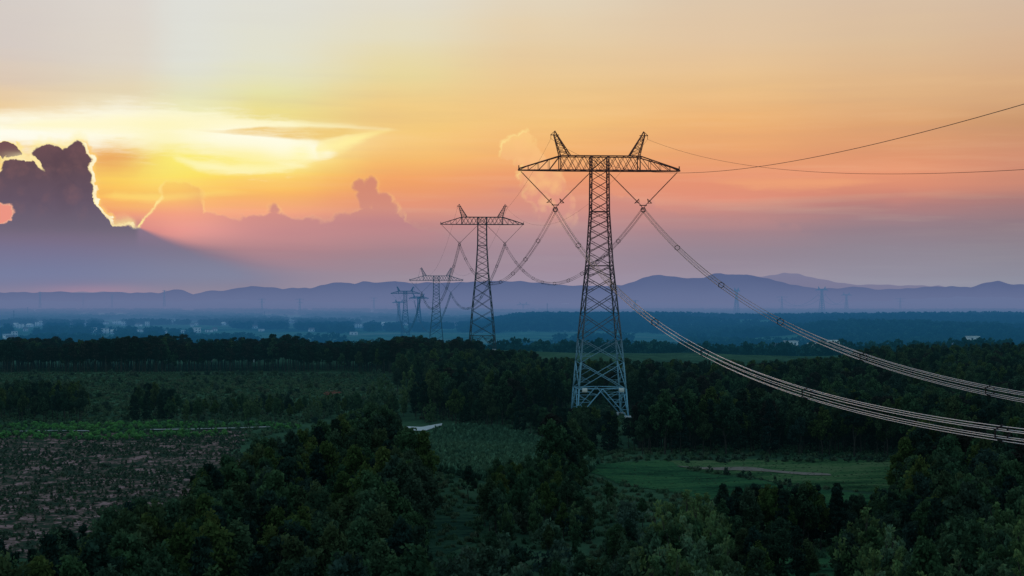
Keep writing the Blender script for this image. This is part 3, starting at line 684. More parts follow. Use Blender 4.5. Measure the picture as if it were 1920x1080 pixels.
# keep sight lines to the road bend, the maize and the meadow open
def covers(t):
    x, y, z, h = t[:4]
    if t[6] == 'solitary': return False
    px, pb = project(x, y, z); pt = HY-F*(z+h-CAM)/y; w = .22*h*F/y
    for (x0, x1, y0, y1) in ((1132, 1180, 760, 777), (1074, 1130, 748, 760), (757, 788, 700, 728), (710, 735, 712, 738), (764, 828, 796, 808), (880, 1000, 822, 846), (1110, 1240, 872, 880), (1300, 1640, 870, 898)):
        if px+w > x0 and px-w < x1 and pb > y1+2 and pt < (y0+y1)/2: return True
    return False
for k in cand: cand[k] = [t for t in cand[k] if not covers(t)]
def in_frame(t):
    x, y, z, h = t[:4]; px, py = project(x, y, z+h); return -60 < px < 1980 and py < 1078
for k in ('broad', 'green', 'poplar', 'pine', 'tall', 'shrub'):
    L = sorted([t for t in cand[k] if in_frame(t)], key=lambda t: -t[3]/t[1])
    lim = 240 if k == 'broad' else (60 if k == 'green' else 300)
    chosen = L[:lim]; rest[k] = L[lim:]
    nm, cat, desc = KIND[k]; protos = {}
    for t in chosen:
        x, y, z, h, rot, v, zn = t; tm, cm = PR[k][v]
        lab = desc+' '+WHERE[zn]; grp = (desc+' '+WHERE[zn]).replace(' tree ', ' trees ').replace(' shrub ', ' shrubs ')
        if tm is None:
            o = bpy.data.objects.new(nm, cm); C.objects.link(o)
            o.scale = (h, h, h)
        else:
            o = bpy.data.objects.new(nm, None); o.empty_display_size = .5; C.objects.link(o); o.scale = (h, h, h)
            if v not in protos:
                protos[v] = (bpy.data.objects.new('trunk', tm), bpy.data.objects.new('crown', cm))
                a, b = protos[v]
            else: a, b = protos[v][0].copy(), protos[v][1].copy()
            C.objects.link(a); C.objects.link(b); a.parent = o; b.parent = o
        o.location = (x, y, z); o.rotation_euler = (0, 0, rot); tag(o, lab, cat, grp)

def scatter(name, items, protos, label, cat, group=None):
    """one 'stuff' object: points carrying scale / turn / variant, instanced by a small node tree"""
    if not items: return
    P = np.array([(t[0], t[1], t[2]) for t in items], np.float32)
    m = bpy.data.meshes.new(name); m.vertices.add(len(P)); m.vertices.foreach_set('co', P.ravel())
    a = m.attributes.new('size', 'FLOAT_VECTOR', 'POINT'); a.data.foreach_set('vector', np.array([(t[3] if len(t) < 8 else t[7], t[3] if len(t) < 8 else t[7], t[3]) for t in items], np.float32).ravel())
    a = m.attributes.new('turn', 'FLOAT', 'POINT'); a.data.foreach_set('value', np.array([t[4] for t in items], np.float32))
    a = m.attributes.new('pick', 'INT', 'POINT'); a.data.foreach_set('value', np.array([t[5] % len(protos) for t in items], np.int32))
    o = link(name, m); tag(o, label, cat, group, 'stuff')
    t = bpy.data.node_groups.new(name+'_scatter', 'GeometryNodeTree')
    t.interface.new_socket('Geometry', in_out='INPUT', socket_type='NodeSocketGeometry'); t.interface.new_socket('Geometry', in_out='OUTPUT', socket_type='NodeSocketGeometry')
    i_, o_ = t.nodes.new('NodeGroupInput'), t.nodes.new('NodeGroupOutput')
    g2i = t.nodes.new('GeometryNodeGeometryToInstance')
    joined = []
    for (tm, cm) in protos:
        me = cm
        if tm is not None:
            me = bpy.data.meshes.new(name+'_plant'); 
            va = np.empty(len(cm.vertices)*3, np.float32); cm.vertices.foreach_get('co', va); vb = np.empty(len(tm.vertices)*3, np.float32); tm.vertices.foreach_get('co', vb)
            fa = np.empty(len(cm.polygons)*4, np.int32); cm.loops.foreach_get('vertex_index', fa); fb = np.empty(len(tm.polygons)*4, np.int32); tm.loops.foreach_get('vertex_index', fb)
            sh = np.empty(len(cm.vertices), np.float32); cm.attributes['shade'].data.foreach_get('value', sh)
            me = mesh_np(name+'_plant', np.concatenate([va, vb]).reshape(-1, 3), np.concatenate([fa, fb+len(cm.vertices)]).reshape(-1, 4), cm.materials[0], np.concatenate([sh, np.full(len(tm.vertices), .3, np.float32)]))
            me.materials.append(M['bark']); mi = np.zeros(len(me.polygons), np.int32); mi[len(cm.polygons):] = 1; me.polygons.foreach_set('material_index', mi)
        ob = bpy.data.objects.new(name+'_plant', me)
        oi = t.nodes.new('GeometryNodeObjectInfo'); oi.inputs['Object'].default_value = ob; oi.inputs['As Instance'].default_value = True
        joined.append(oi)
    for oi in reversed(joined): t.links.new(oi.outputs['Geometry'], g2i.inputs[0])
    inst = t.nodes.new('GeometryNodeInstanceOnPoints'); inst.inputs['Pick Instance'].default_value = True
    def attr(nm, ty):
        n = t.nodes.new('GeometryNodeInputNamedAttribute'); n.data_type = ty; n.inputs[0].default_value = nm; return n.outputs[0]
    cx = t.nodes.new('ShaderNodeCombineXYZ'); t.links.new(attr('turn', 'FLOAT'), cx.inputs[2])
    er = t.nodes.new('FunctionNodeEulerToRotation'); t.links.new(cx.outputs[0], er.inputs[0])
    t.links.new(i_.outputs[0], inst.inputs['Points']); t.links.new(g2i.outputs[0], inst.inputs['Instance'])
    t.links.new(attr('pick', 'INT'), inst.inputs['Instance Index']); t.links.new(er.outputs[0], inst.inputs['Rotation']); t.links.new(attr('size', 'FLOAT_VECTOR'), inst.inputs['Scale'])
    t.links.new(inst.outputs[0], o_.inputs[0])
    md = o.modifiers.new('scatter', 'NODES'); md.node_group = t
    return o
scatter('broadleaf_forest', rest['broad'], PR['broad'], 'dark broadleaf forest canopy filling the middle distance', 'forest')
scatter('light_broadleaf_wood', rest['green'], PR['green'], 'lighter green young broadleaves in the middle distance', 'woods')
scatter('pine_forest', rest['pine'], PR['pine'], 'dark pines mixed through the forest around the main pylon', 'forest')
scatter('tall_pine_wood', rest['tall'], PR['tall'], 'bare stemmed pines filling the back of the treeline', 'woods')
scatter('scrub', rest['shrub'], PR['shrub'], 'low scrub covering the open left ground', 'scrub')

def sample(poly_list, sp, kind, h0, h1, y0, y1, prob=1., seed=5, row=False, not_in=()):
    p = grid(sp, y0, y1, seed=seed, jit=.12 if row else .5); z = terr(p[:, 0], p[:, 1]); a, b = project(p[:, 0], p[:, 1], z)
    s = np.zeros(len(p), bool)
    for q in poly_list: s |= inpoly(a, b, q)
    for q in not_in: s &= ~inpoly(a, b, q)
    s &= rng.uniform(0, 1, len(p)) < prob; s &= ~((p[:, 0] < -25) & (b > 1100))
    return [(p[i, 0], p[i, 1], z[i], rng.uniform(h0, h1), rng.uniform(0, 6.28), int(rng.integers(9)), '') for i in np.nonzero(s)[0]]
pk = sample([PINK], .95, 'bush', .2, .75, 190, 425, .62)
pk = [t[:3]+(t[3]*(1.5 if random.random() < .12 else 1),)+t[4:] for t in pk]
nz = [math.sin(t[0]/11.+math.sin(t[1]/7.))*math.cos(t[1]/13.+t[0]/29.)+.5*math.sin(t[0]/4.7+t[1]/6.3+2*math.sin(t[0]/17.)) for t in pk]
pk = [t for t, v in zip(pk, nz) if v > -.3 or random.random() < .4]
scatter('low_bushes', pk, PR['bush'], 'low green bushes dotted over the pink soil field', 'bushes')
scatter('bright_crops', sample([[(-60,798),(200,797),(420,796),(510,797),(520,801),(370,805),(270,807),(265,822),(168,822),(168,810),(-60,810)], [(-60,812),(30,813),(170,816),(420,811),(440,818),(200,828),(-60,824)], [(480,797),(560,796),(560,806),(515,808)]], 1.5, 'b', .6, 1.6, 330, 460, .55), PR['bright'], 'bright green crop plants along the farm path', 'crops')
scatter('maize_plants', sample([CORN], 1.15, 'c', 1.4, 2.0, 230, 430, .95, row=True), PR['corn'], 'maize plants standing in the dark field', 'maize')
scatter('weeds', sample([[(1180,862),(1700,862),(1700,868),(1180,869)], [(1330,788),(1580,786),(1580,793),(1330,795)],[(1290,879),(1380,893),(1500,912),(1500,917),(1380,898),(1290,883)]], 1.3, 'w', .5, 1.6, 240, 450, .35), PR['bush'], 'weedy margin bushes round the meadow', 'weeds')
scatter('grass', sample([[(-60,700),(1980,700),(1980,1200),(-60,1200)]], 2.3, 'g', .45, .95, 140, 690, .85, not_in=[PINK, GREEN, TEAL, CORN, FG_LEFT, [(750,795),(850,790),(850,812),(750,815)]]), PR['grass'], 'rough grass covering the open ground', 'grass')
scatter('meadow_grass', sample([GREEN, TEAL], 1.3, 'g', .12, .28, 240, 330, .5), PR['grass'], 'short grass on the meadow and crop strip', 'grass')

hs = [(38,611,12,2),(56,609,10,1),(72,607,12,2),(30,608,9,1),(48,617,8,1),(78,604,9,1),(175,620,9,2),(197,621,12,2),(213,622,10,1),(133,607,7,1),(160,605,8,1),(198,604,11,1),(219,604,13,2),(232,606,8,2),(260,608,10,1),(276,607,7,2),(262,618,14,1),(308,622,9,1),(323,603,4,3),(345,620,10,1),(360,608,6,1),(368,606,5,1),(369,620,12,2),(392,619,11,1),(403,617,7,1),(419,606,7,1),(478,612,9,1),(14,628,14,1),(27,627,10,2),(65,579,9,1),(248,575,8,1),(556,581,7,1),(672,611,15,2),(663,624,14,1),(718,606,7,1),(762,606,13,1),(547,601,12,1),(490,617,8,1),(584,618,10,1),(699,580,8,1),(855,606,6,1),(20,634,16,1)]
# far woods of the valley
FIELDW = [[(480,640),(700,622),(1080,626),(1080,655),(480,662)], [(1240,612),(1440,606),(1440,614),(1250,620)], [(30,632),(230,628),(230,640),(30,642)]]
def farwood(sp, y0, y1, h0, h1, wide, thr, seed):
    p = grid(sp, y0, y1, seed=seed, lat=.33); x, y = p[:, 0], p[:, 1]
    n = np.sin(x/170+seed)*np.cos(y/120+1)+.8*np.sin(x/63+y/210)+.6*np.sin(y/71-x/300+2)+.4*np.sin(x/31+y/29)
    s = n > thr
    s |= (x/y > -.03) & (y > 2150) & (y < 2950) & (n > -1.2)
    s |= (x/y > .10) & (y > 1450) & (y < 2000) & (n > -.9)
    s |= (y < 1150) & (n > -.3)
    z = terr(x, y); a, b = project(x, y, z)
    for q in FIELDW: s &= ~(inpoly(a, b, q) & (np.sin(x/40)+np.sin(y/33) < 1.75))
    for hx, hy, hw_, hf in hs: s &= ~((np.abs(a-hx) < hw_*.7+2) & (b > hy+1) & (b < hy+4+F*12/np.maximum(y, 1)*.9))
    out = []
    for i in np.nonzero(s)[0]:
        h = rng.uniform(h0, h1); out.append((x[i], y[i], z[i], h, rng.uniform(0, 6.28), int(rng.integers(4)), '', h*wide))
    return out
scatter('valley_woods', farwood(10, 905, 1500, 7, 11, 1.0, .1, 11)+farwood(13, 1500, 3100, 8, 12, 1.2, .1, 12), PR['far'], 'blue hazed woods and hedges across the valley', 'woods')
scatter('plain_woods', farwood(30, 3100, 6500, 8, 12, 3.0, .2, 13), PR['far'], 'misty dark woods on the far plain below the hills', 'woods')

# ------------------------------------------------------------------ lattice pylons
class Bars:
    def __init__(s): s.v, s.f = [], []
    def bar(s, p, q, w):
        p = np.array(p, float); q = np.array(q, float); d = q-p; L = np.linalg.norm(d)
        if L < 1e-6: return
        d /= L; a = np.cross(d, (0, 0, 1) if abs(d[2]) < .9 else (1, 0, 0)); a /= np.linalg.norm(a); b = np.cross(d, a); k = len(s.v); w = w/2
        for c in (p, q):
            for (i, j) in ((1, 1), (-1, 1), (-1, -1), (1, -1)): s.v.append(c+a*i*w+b*j*w)
        s.f += [(k, k+1, k+5, k+4), (k+1, k+2, k+6, k+5), (k+2, k+3, k+7, k+6), (k+3, k, k+4, k+7), (k+3, k+2, k+1, k), (k+4, k+5, k+6, k+7)]
    def box(s, c, h):
        k = len(s.v)
        for z in (-1, 1):
            for (i, j) in ((1, 1), (-1, 1), (-1, -1), (1, -1)): s.v.append(np.array(c, float)+np.array([i*h[0], j*h[1], z*h[2]]))
        s.f += [(k, k+1, k+5, k+4), (k+1, k+2, k+6, k+5), (k+2, k+3, k+7, k+6), (k+3, k, k+4, k+7), (k+3, k+2, k+1, k), (k+4, k+5, k+6, k+7)]
    def ring(s, c, r, w, axis='y', n=10, ax=None):
        c = np.array(c, float); A, B = ((1, 0, 0), (0, 0, 1)) if ax is None else ax
        A = np.array(A); B = np.array(B)
        P = [c+r*(A*math.cos(t)+B*math.sin(t)) for t in np.linspace(0, 2*math.pi, n+1)]
        for i in range(n): s.bar(P[i], P[i+1], w)
    def mesh(s, name, mat): return mesh_np(name, s.v, s.f, mat)
def pylon_parts(mat, k=1.0, lod=0):
    """returns {part: [mesh,...]}; 70.3 m high"""
    parts = []
    prof = [(0, 6.3), (7.2, 5.75), (19.3, 4.75), (37.2, 3.0), (50.5, 2.2), (60.6, 2.1)]
    hw = lambda z: float(np.interp(z, [a for a, b in prof], [b for a, b in prof]))
    corners = [(-1, -1), (1, -1), (1, 1), (-1, 1)]
    P = lambda c, z: (c[0]*hw(z), c[1]*hw(z), z)
    # feet: four legs with their own bracing
    for ci, c in enumerate(corners):
        b = Bars(); b.bar(P(c, -.6), P(c, 7.2), .42*k)
        for ax in (0, 1):
            mid = [c[0]*hw(7.2), c[1]*hw(7.2), 7.2]; mid[ax] = 0; mid = tuple(mid)
            b.bar(P(c, 0), mid, .26*k)
            for t in (.3, .55, .8):
                q = np.array(P(c, 0))*(1-t)+np.array(mid)*t; zc = 7.2*t
                b.bar(P(c, zc), q, .13*k); b.bar(P(c, min(7.2, zc+1.8)), q, .13*k)
        ft = Bars(); ft.box(P(c, -.1), (1.0, 1.0, .75)); parts.append(('footing', ft.mesh('concrete_footing', M['concrete'])))
        parts.append(('leg', b.mesh('pylon_leg', mat)))
    # waist horizontal
    b = Bars()
    for i in range(4):
        b.bar(P(corners[i], 7.2), P(corners[(i+1) % 4], 7.2), .22*k)
    b.bar((0, -hw(7.2), 7.2), (hw(7.2), 0, 7.2), .13*k); b.bar((hw(7.2), 0, 7.2), (0, hw(7.2), 7.2), .13*k); b.bar((0, hw(7.2), 7.2), (-hw(7.2), 0, 7.2), .13*k); b.bar((-hw(7.2), 0, 7.2), (0, -hw(7.2), 7.2), .13*k)
    parts.append(('waist_frame', b.mesh('pylon_waist', mat)))
    # shaft
    b = Bars(); levels = [7.2, 13.6, 19.3, 25.2, 30.2, 34.2, 37.2, 40.4, 43.4, 46.2, 48.6, 50.5, 53.0, 55.6, 58.1, 60.6, 64.1]
    hw2 = lambda z: hw(min(z, 60.6)); P2 = lambda c, z: (c[0]*hw2(z), c[1]*hw2(z), z)
    for c in corners:
        for a, z in zip(levels, levels[1:]): b.bar(P2(c, a), P2(c, z), (.40 if z < 40 else .34)*k)
    for i in range(4):
        c, d = corners[i], corners[(i+1) % 4]
        for j, (a, z) in enumerate(zip(levels, levels[1:])):
            w = (.20 if z < 40 else .17)*k
            b.bar(P2(c, a), P2(d, z), w); b.bar(P2(d, a), P2(c, z), w)
            if z in (37.2, 50.5, 60.6, 64.1): b.bar(P2(c, z), P2(d, z), .2*k)
            if lod == 0 and z <= 50.6:
                # secondary members
                A, B_, A2, B2 = map(np.array, (P2(c, a), P2(d, a), P2(c, z), P2(d, z))); X = (A+B_+A2+B2)/4
                ta = hw2(a)/(hw2(a)+hw2(z)); X = A*(1-ta)+B2*ta
                for (o, q) in ((A, X), (B_, X), (A2, X), (B2, X)):
                    mm = (o+q)/2; side = (A, A2) if (o is A or o is A2) else (B_, B2)
                    tz = (mm[2]-a)/(z-a); e = side[0]*(1-tz)+side[1]*tz; b.bar(mm, e, .09*k)
                    if z < 37.3: b.bar(mm, side[0]*.5+side[1]*.5, .09*k)
    for z in (37.2, 50.5): b.bar(P2(corners[0], z), P2(corners[2], z), .14*k); b.bar(P2(corners[1], z), P2(corners[3], z), .14*k)
    parts.append(('shaft', b.mesh('pylon_shaft', mat)))
    # crossarm : box truss with tapering ends
    b = Bars(); L = 19.9; zb, zt = 60.6, 64.1; dy = lambda x: 2.1 if abs(x) < 9.8 else 2.1-(abs(x)-9.8)/(L-9.8)*1.75
    zt_ = lambda x: zt if abs(x) < 9.8 else zt-(abs(x)-9.8)/(L-9.8)*3.1
    xs = [-L, -17.6, -15.1, -12.5, -9.8, -5.95, -2.1, 2.1, 5.95, 9.8, 12.5, 15.1, 17.6, L]
    for a, c in zip(xs, xs[1:]):
        for s in (-1, 1):
            b.bar((a, s*dy(a), zb), (c, s*dy(c), zb), .34*k); b.bar((a, s*dy(a), zt_(a)), (c, s*dy(c), zt_(c)), .32*k)
            w = .17*k
            if abs((a+c)/2) < 9.8:
                m_ = (a+c)/2; b.bar((a, s*dy(a), zb), (m_, s*dy(m_), zt), w); b.bar((m_, s*dy(m_), zt), (c, s*dy(c), zb), w)
                b.bar((a, s*dy(a), zt), (m_, s*dy(m_), zb), w*.8); b.bar((m_, s*dy(m_), zb), (c, s*dy(c), zt), w*.8)
            else:
                b.bar((a, s*dy(a), zb if a < 0 else zt_(a)), (c, s*dy(c), zt_(c) if a < 0 else zb), w)
                b.bar((c, s*dy(c), zb), (c, s*dy(c), zt_(c)), .12*k)
        b.bar((a, -dy(a), zb), (c, dy(c), zb), .13*k); b.bar((a, dy(a), zb), (c, -dy(c), zb), .13*k)
        b.bar((a, -dy(a), zb), (a, dy(a), zb), .13*k); b.bar((a, -dy(a), zt_(a)), (a, dy(a), zt_(a)), .13*k)
    for s in (-9.8, -2.1, 2.1, 9.8):
        for y in (-2.1, 2.1): b.bar((s, y, zb), (s, y, zt), .3*k)
    for s in (-1, 1): b.bar((s*L, -.5, zb+.1), (s*L, .5, zb+.1), .5*k); b.bar((s*L, 0, zb), (s*L, 0, zb+1.2), .3*k)
    parts.append(('crossarm', b.mesh('pylon_crossarm', mat)))
    # earth wire peaks
    for s in (-1, 1):
        b = Bars(); A = [(s*9.8, -1.9), (s*7.3, -1.9), (s*7.3, 1.9), (s*9.8, 1.9)]; T = [(s*11.3, -.35), (s*10.5, -.35), (s*10.5, .35), (s*11.3, .35)]
        nseg = 5
        def at(i, t): return (A[i][0]*(1-t)+T[i][0]*t, A[i][1]*(1-t)+T[i][1]*t, zt+(69.3-zt)*t)
        for i in range(4):
            b.bar(at(i, 0), at(i, 1), .26*k)
            for j in range(nseg):
                t0, t1 = j/nseg, (j+1)/nseg; b.bar(at(i, t0), at((i+1) % 4, t1), .13*k) if j % 2 else b.bar(at((i+1) % 4, t0), at(i, t1), .13*k)
                b.bar(at(i, t1), at((i+1) % 4, t1), .12*k)
            b.bar(at(i, 1), (s*11.0, 0, 70.3), .22*k)
        b.bar((s*10.0, 0, 69.3), (s*12.1, 0, 69.3), .24*k); b.bar((s*12.1, 0, 69.3), (s*11, 0, 70.3), .16*k); b.bar((s*12.0, 0, 69.3), (s*12.0, 0, 68.4), .12*k)
        parts.append(('earth_wire_peak', b.mesh('pylon_peak', mat)))
    return parts
def string_mesh(p, q, lod=0):
    b = Bars(); p = np.array(p, float); q = np.array(q, float)
    if lod != 2: b.bar(p, q, .16)
    if lod == 0:
        d = q-p; L = np.linalg.norm(d); d /= L; a = np.cross(d, (0, 1, 0)); a /= np.linalg.norm(a)
        for i in range(int(L/.42)):                       # the sheds of the long-rod insulator
            c = p+d*(.8+i*.42)
            if (.8+i*.42) > L-1: break
            b.bar(c-d*.05, c+d*.05, .27)
    if lod == 2:
        b = Bars(); d = q-p; d /= np.linalg.norm(d); a = np.cross(d, (0, 1, 0)); a /= np.linalg.norm(a); e = q-d*1.0
        # grading ring seen nearly edge on
        for z_ in (-.5, .5): b.bar(e+a*.2+d*.15, e+a*z_*1.6-d*.55, .10) 
        b.ring(e-d*.45, .72, .10, ax=(tuple(a), (0., 1., 0.)), n=12)
    return b.mesh('insulator_rod', M['insulator'])
def fittings_mesh():
    b = Bars()
    b.ring((0, 0, 50.0), .62, .12); b.ring((0, .4, 50.0), .5, .10, n=6); b.bar((-.9, 0, 51.1), (.9, 0, 51.1), .2); b.bar((-.5, 0, 51.0), (0, 0, 50.0), .14); b.bar((.5, 0, 51.0), (0, 0, 50.0), .14)
    for t in range(6):
        a = t*math.pi/3; b.bar((.45*math.cos(a), -.5, 50+.45*math.sin(a)), (.45*math.cos(a), .5, 50+.45*math.sin(a)), .12)
    return b.mesh('clamp_plate', M['insulator'])
VX = 10.9   # lateral offset of the conductors
PAR = {}
def build_pylon(loc, yaw, label, mat, key, plates=False, scale=1.0, group=None):
    lod = 0 if key == 'near' else 1
    if key not in PAR:
        ps = pylon_parts(M[mat], {'near': .80, 'mid': .85, 'far': 1.0, 'tiny': 2.1}[key], lod)
        for s in (-1, 1):
            ps.append(('insulator_string', string_mesh((s*19.4, 0, 60.3), (s*(VX+.55), 0, 52.1), lod)))
            ps.append(('insulator_string', string_mesh((s*2.4, 0, 60.0), (s*(VX-.55), 0, 52.1), lod)))
        PAR[key] = ps
    root = bpy.data.objects.new('transmission_pylon', None); C.objects.link(root); root.location = loc; root.rotation_euler = (0, 0, yaw); root.scale = (scale,)*3
    tag(root, label, 'pylon', group)
    k = 0
    for nm, me in PAR[key]:
        o = link(nm, me, root)
        if nm == 'insulator_string' and key == 'near':
            s_ = (-1, -1, 1, 1)[k]; inner = k % 2; k += 1
            link('grading_ring', string_mesh((s_*2.4, 0, 60.0) if inner else (s_*19.4, 0, 60.3), (s_*(VX-.55), 0, 52.1) if inner else (s_*(VX+.55), 0, 52.1), 2), o)
    fm = PAR.setdefault('fit', fittings_mesh())
    if key != 'tiny':
        for s in (-1, 1): link('conductor_clamp', fm, root, (s*VX, 0, 1.0))
    if plates:
        for x in (-4.4, 4.6):
            b = Bars(); b.box((x, -6.0, 6.9), (.62, .08, .5)); link('number_plate', b.mesh('number_plate', M['white']), root)
    return root
YAW = math.atan2(.0882, 1)
def pos(px, D, py): return ((px-960)/F*D, D, CAM-(py-HY)*D/F)
T1 = (21.5, 420, .9); T2 = (-14.3, 819, 5.0); T3 = ((818-960)/F*1274, 1274, -17.0)
DT = [('T4', 760, 2100, -17), ('T5', 785, 2600, -15), ('T6', 748, 3100, -15)]
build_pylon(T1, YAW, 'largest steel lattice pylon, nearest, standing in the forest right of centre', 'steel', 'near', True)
build_pylon(T2, YAW, 'second steel lattice pylon, half as tall, just behind the dark treeline', 'dark_steel', 'mid')
build_pylon(T3, math.atan2(.075, 1), 'third steel lattice pylon, small, left of the second one', 'dark_steel', 'far')
TP = []
for nm, px, D_, z in DT:
    p = ((px-960)/F*D_, D_, z); TP.append(p)
build_pylon(TP[0], .05, 'hazy lattice pylon left of the third one, tallest of three overlapping', 'far_steel', 'tiny', scale=0.88)
build_pylon(TP[1], -.1, 'hazy lattice pylon tucked between the third pylon and its left neighbour', 'far_steel', 'tiny', scale=0.75)
build_pylon(TP[2], .3, 'faint lattice pylon at far left of the overlapping group', 'far_steel', 'tiny', scale=0.62)
def px_pylon(cx, ytop, hpx, yaw, label, sc_=1.0):
    D_ = 70.3*sc_*F/hpx; return build_pylon(pos(cx, D_, ytop+hpx), yaw, label, 'far_steel', 'tiny', scale=sc_)
px_pylon(981, 566, 42, .0, 'faint twin peaked pylon with V strings between the two large pylons')
pB = px_pylon(1541, 537, 52, .5, 'clearest twin peaked pylon on the right horizon, under the hills')
pC = px_pylon(1587, 548, 42, .4, 'smaller twin peaked pylon right of the clearest distant one')
px_pylon(1381, 539, 52, 1.0, 'distant pylon on the plain behind the near conductor bundle', 1.0)
def tee_pylon(cx, ytop, hpx, wpx, label, H=52.):
    D_ = H*F/hpx; p = pos(cx, D_, ytop+hpx); W2 = wpx/2*D_/F; m = Bars(); w = .55
    for c in ((-1, -1), (1, -1), (1, 1), (-1, 1)): m.bar((c[0]*3.4, c[1]*3.4, -1), (c[0]*1.0, c[1]*1.0, H), w)
    lv = np.linspace(0, H, 9)
    for a, z in zip(lv, lv[1:]):
        r0, r1 = 3.4-2.4*a/H, 3.4-2.4*z/H
        for s in (-1, 1): m.bar((-r0, s*r0, a), (r1, s*r1, z), w*.5); m.bar((r0, s*r0, a), (-r1, s*r1, z), w*.5)
    root = bpy.data.objects.new('distant_pylon', None); C.objects.link(root); root.location = p; tag(root, label, 'pylon')
    link('shaft', m.mesh('tee_shaft', M['far_steel']), root)
    for (zz_, k) in ((H-1.5, 1.0), (H-10, .7)):
        a = Bars(); W_ = W2*k
        for y in (-.8, .8):
            a.bar((-W_, 0, zz_), (0, y, zz_+1.6), w*.7); a.bar((W_, 0, zz_), (0, y, zz_+1.6), w*.7); a.bar((-W_, 0, zz_), (W_, y, zz_), w*.7)
        for t in (-1, -.5, .5, 1): a.bar((W_*t*.95, 0, zz_), (W_*t*.95, 0, zz_-3), w*.5)
        link('crossarm', a.mesh('tee_arm', M['far_steel']), root)
    return p
tp1 = tee_pylon(1466, 556, 34, 22, 'small T shaped pylon left of the clearest distant one')
tee_pylon(1688, 559, 30, 20, 'small T shaped pylon far right below the low ridge')
tee_pylon(1191, 563, 46, 14, 'slim hazed pylon just right of the largest one')
tee_pylon(701, 558, 32, 16, 'faint pylon left of the overlapping group')
tee_pylon(562, 560, 36, 16, 'faint pylon beside a white building on the left plain')
tee_pylon(491, 560, 34, 15, 'faint pylon left of centre on the plain')
tee_pylon(308, 544, 30, 8, 'thin dark pylon in front of the round hill')
tee_pylon(210, 552, 26, 14, 'very faint broad pylon on the left plain')
tee_pylon(156, 554, 24, 10, 'very faint pylon on the far left plain')
tee_pylon(75, 547, 30, 8, 'thin pylon at the far left below the hills')
tee_pylon(1517, 617, 28, 6, 'thin pylon in blue woods beside the conductor bundle', 30.)
tee_pylon(1490, 566, 22, 4, 'tiny slim mast right of the small T shaped pylon')
for (cx, y0, h, lab) in [(26,582,26,'thin pole at the far left above the village'), (52,576,20,'thin pole beyond the far left village roofs'), (496,584,22,'thin pole on the plain left of centre'), (1026,569,24,'thin mast between the two large pylons'), (397,648,22,'pale pole in the left treeline'), (476,648,14,'short pale pole in the treeline near centre left')]:
    D_ = 24*F/h if y0 < 640 else 770.; hh_ = h*D_/F if y0 < 640 else 12.5; p = pos(cx, D_, y0+h) if y0 < 640 else ((cx-960)/F*D_, D_, CAM-(643-HY)*D_/F-12.5); b = Bars(); b.bar((0, 0, -8 if y0 > 640 else -2), (0, 0, hh_), .7 if y0 < 640 else .35); b.bar((-1.6, 0, hh_-1.), (1.6, 0, hh_-1.), .4 if y0 < 640 else .2)
    tag(link('utility_pole', b.mesh('utility_pole', M['far_steel'] if y0 < 640 else M['concrete']), loc=p), lab, 'pole')

# ------------------------------------------------------------------ conductors
def tube_mesh(pts, r, mat, name='wire'):
    pts = np.array(pts, float); n = len(pts); d = np.gradient(pts, axis=0); d /= np.linalg.norm(d, axis=1)[:, None]
    a = np.cross(d, (0, 0, 1.)); a /= np.linalg.norm(a, axis=1)[:, None]; b = np.cross(d, a)
    r = np.broadcast_to(np.asarray(r, float), (n,))[:, None]
    k = 5; V_ = np.stack([pts+r*(a*math.cos(t)+b*math.sin(t)) for t in np.arange(k)*2*math.pi/k], 1).reshape(-1, 3)
    i = np.arange(n-1)[:, None]*k; j = np.arange(k)[None]; j2 = (j+1) % k
    fc = np.stack([i+j, i+j2, i+k+j2, i+k+j], -1).reshape(-1, 4)
    return mesh_np(name, V_, fc, mat)
def bundle(path, label, group, r=.035, R_=.52, mat='wire', space=48, rw=.1, first=14., nw=6):
    """path(t)->xyz, t in 0..1: six conductors and their ring spacers"""
    N = 70; P = np.array([path(t) for t in np.linspace(0, 1, N)]); d = np.gradient(P, axis=0); d /= np.linalg.norm(d, axis=1)[:, None]
    a = np.cross(d, (0, 0, 1.)); a /= np.linalg.norm(a, axis=1)[:, None]; b = np.cross(d, a)
    root = bpy.data.objects.new('conductor_bundle', None); C.objects.link(root); tag(root, label, 'power line', group); root.location = tuple(P[0])
    s = np.concatenate([[0], np.cumsum(np.linalg.norm(np.diff(P, axis=0), axis=1))])
    for k in range(nw):
        t = k*2*math.pi/nw+math.pi/6
        link('conductor', tube_mesh(P+R_*(a*math.cos(t)+b*math.sin(t))-P[0], r, M[mat], 'conductor'), root)
    u = first+space*.6
    while u < s[-1]-10:
        i = int(np.searchsorted(s, u)); i = min(i, N-1); c = P[i]-P[0]; m = Bars()
        m.ring(c, R_*1.02, rw, ax=(a[i], b[i]), n=12)
        for k in range(nw):
            t = k*2*math.pi/nw+math.pi/6; o = a[i]*math.cos(t)+b[i]*math.sin(t); m.bar(c+o*R_*.8, c+o*R_*1.3, rw*1.2)
        link('spacer', m.mesh('spacer', M['insulator']), root); u += space*random.uniform(.85, 1.15)
    return root
def attach(T, yaw, s, z=51.0, off=VX): return np.array([T[0]+s*off*math.cos(yaw), T[1]+s*off*math.sin(yaw), T[2]+z])
def span(A, B, sag):
    A = np.array(A, float); B = np.array(B, float)
    return lambda t: A*(1-t)+B*t-np.array([0, 0, 4*sag*t*(1-t)])
dv = np.array([.08, -1.]); dv /= np.linalg.norm(dv)
SX = 470.
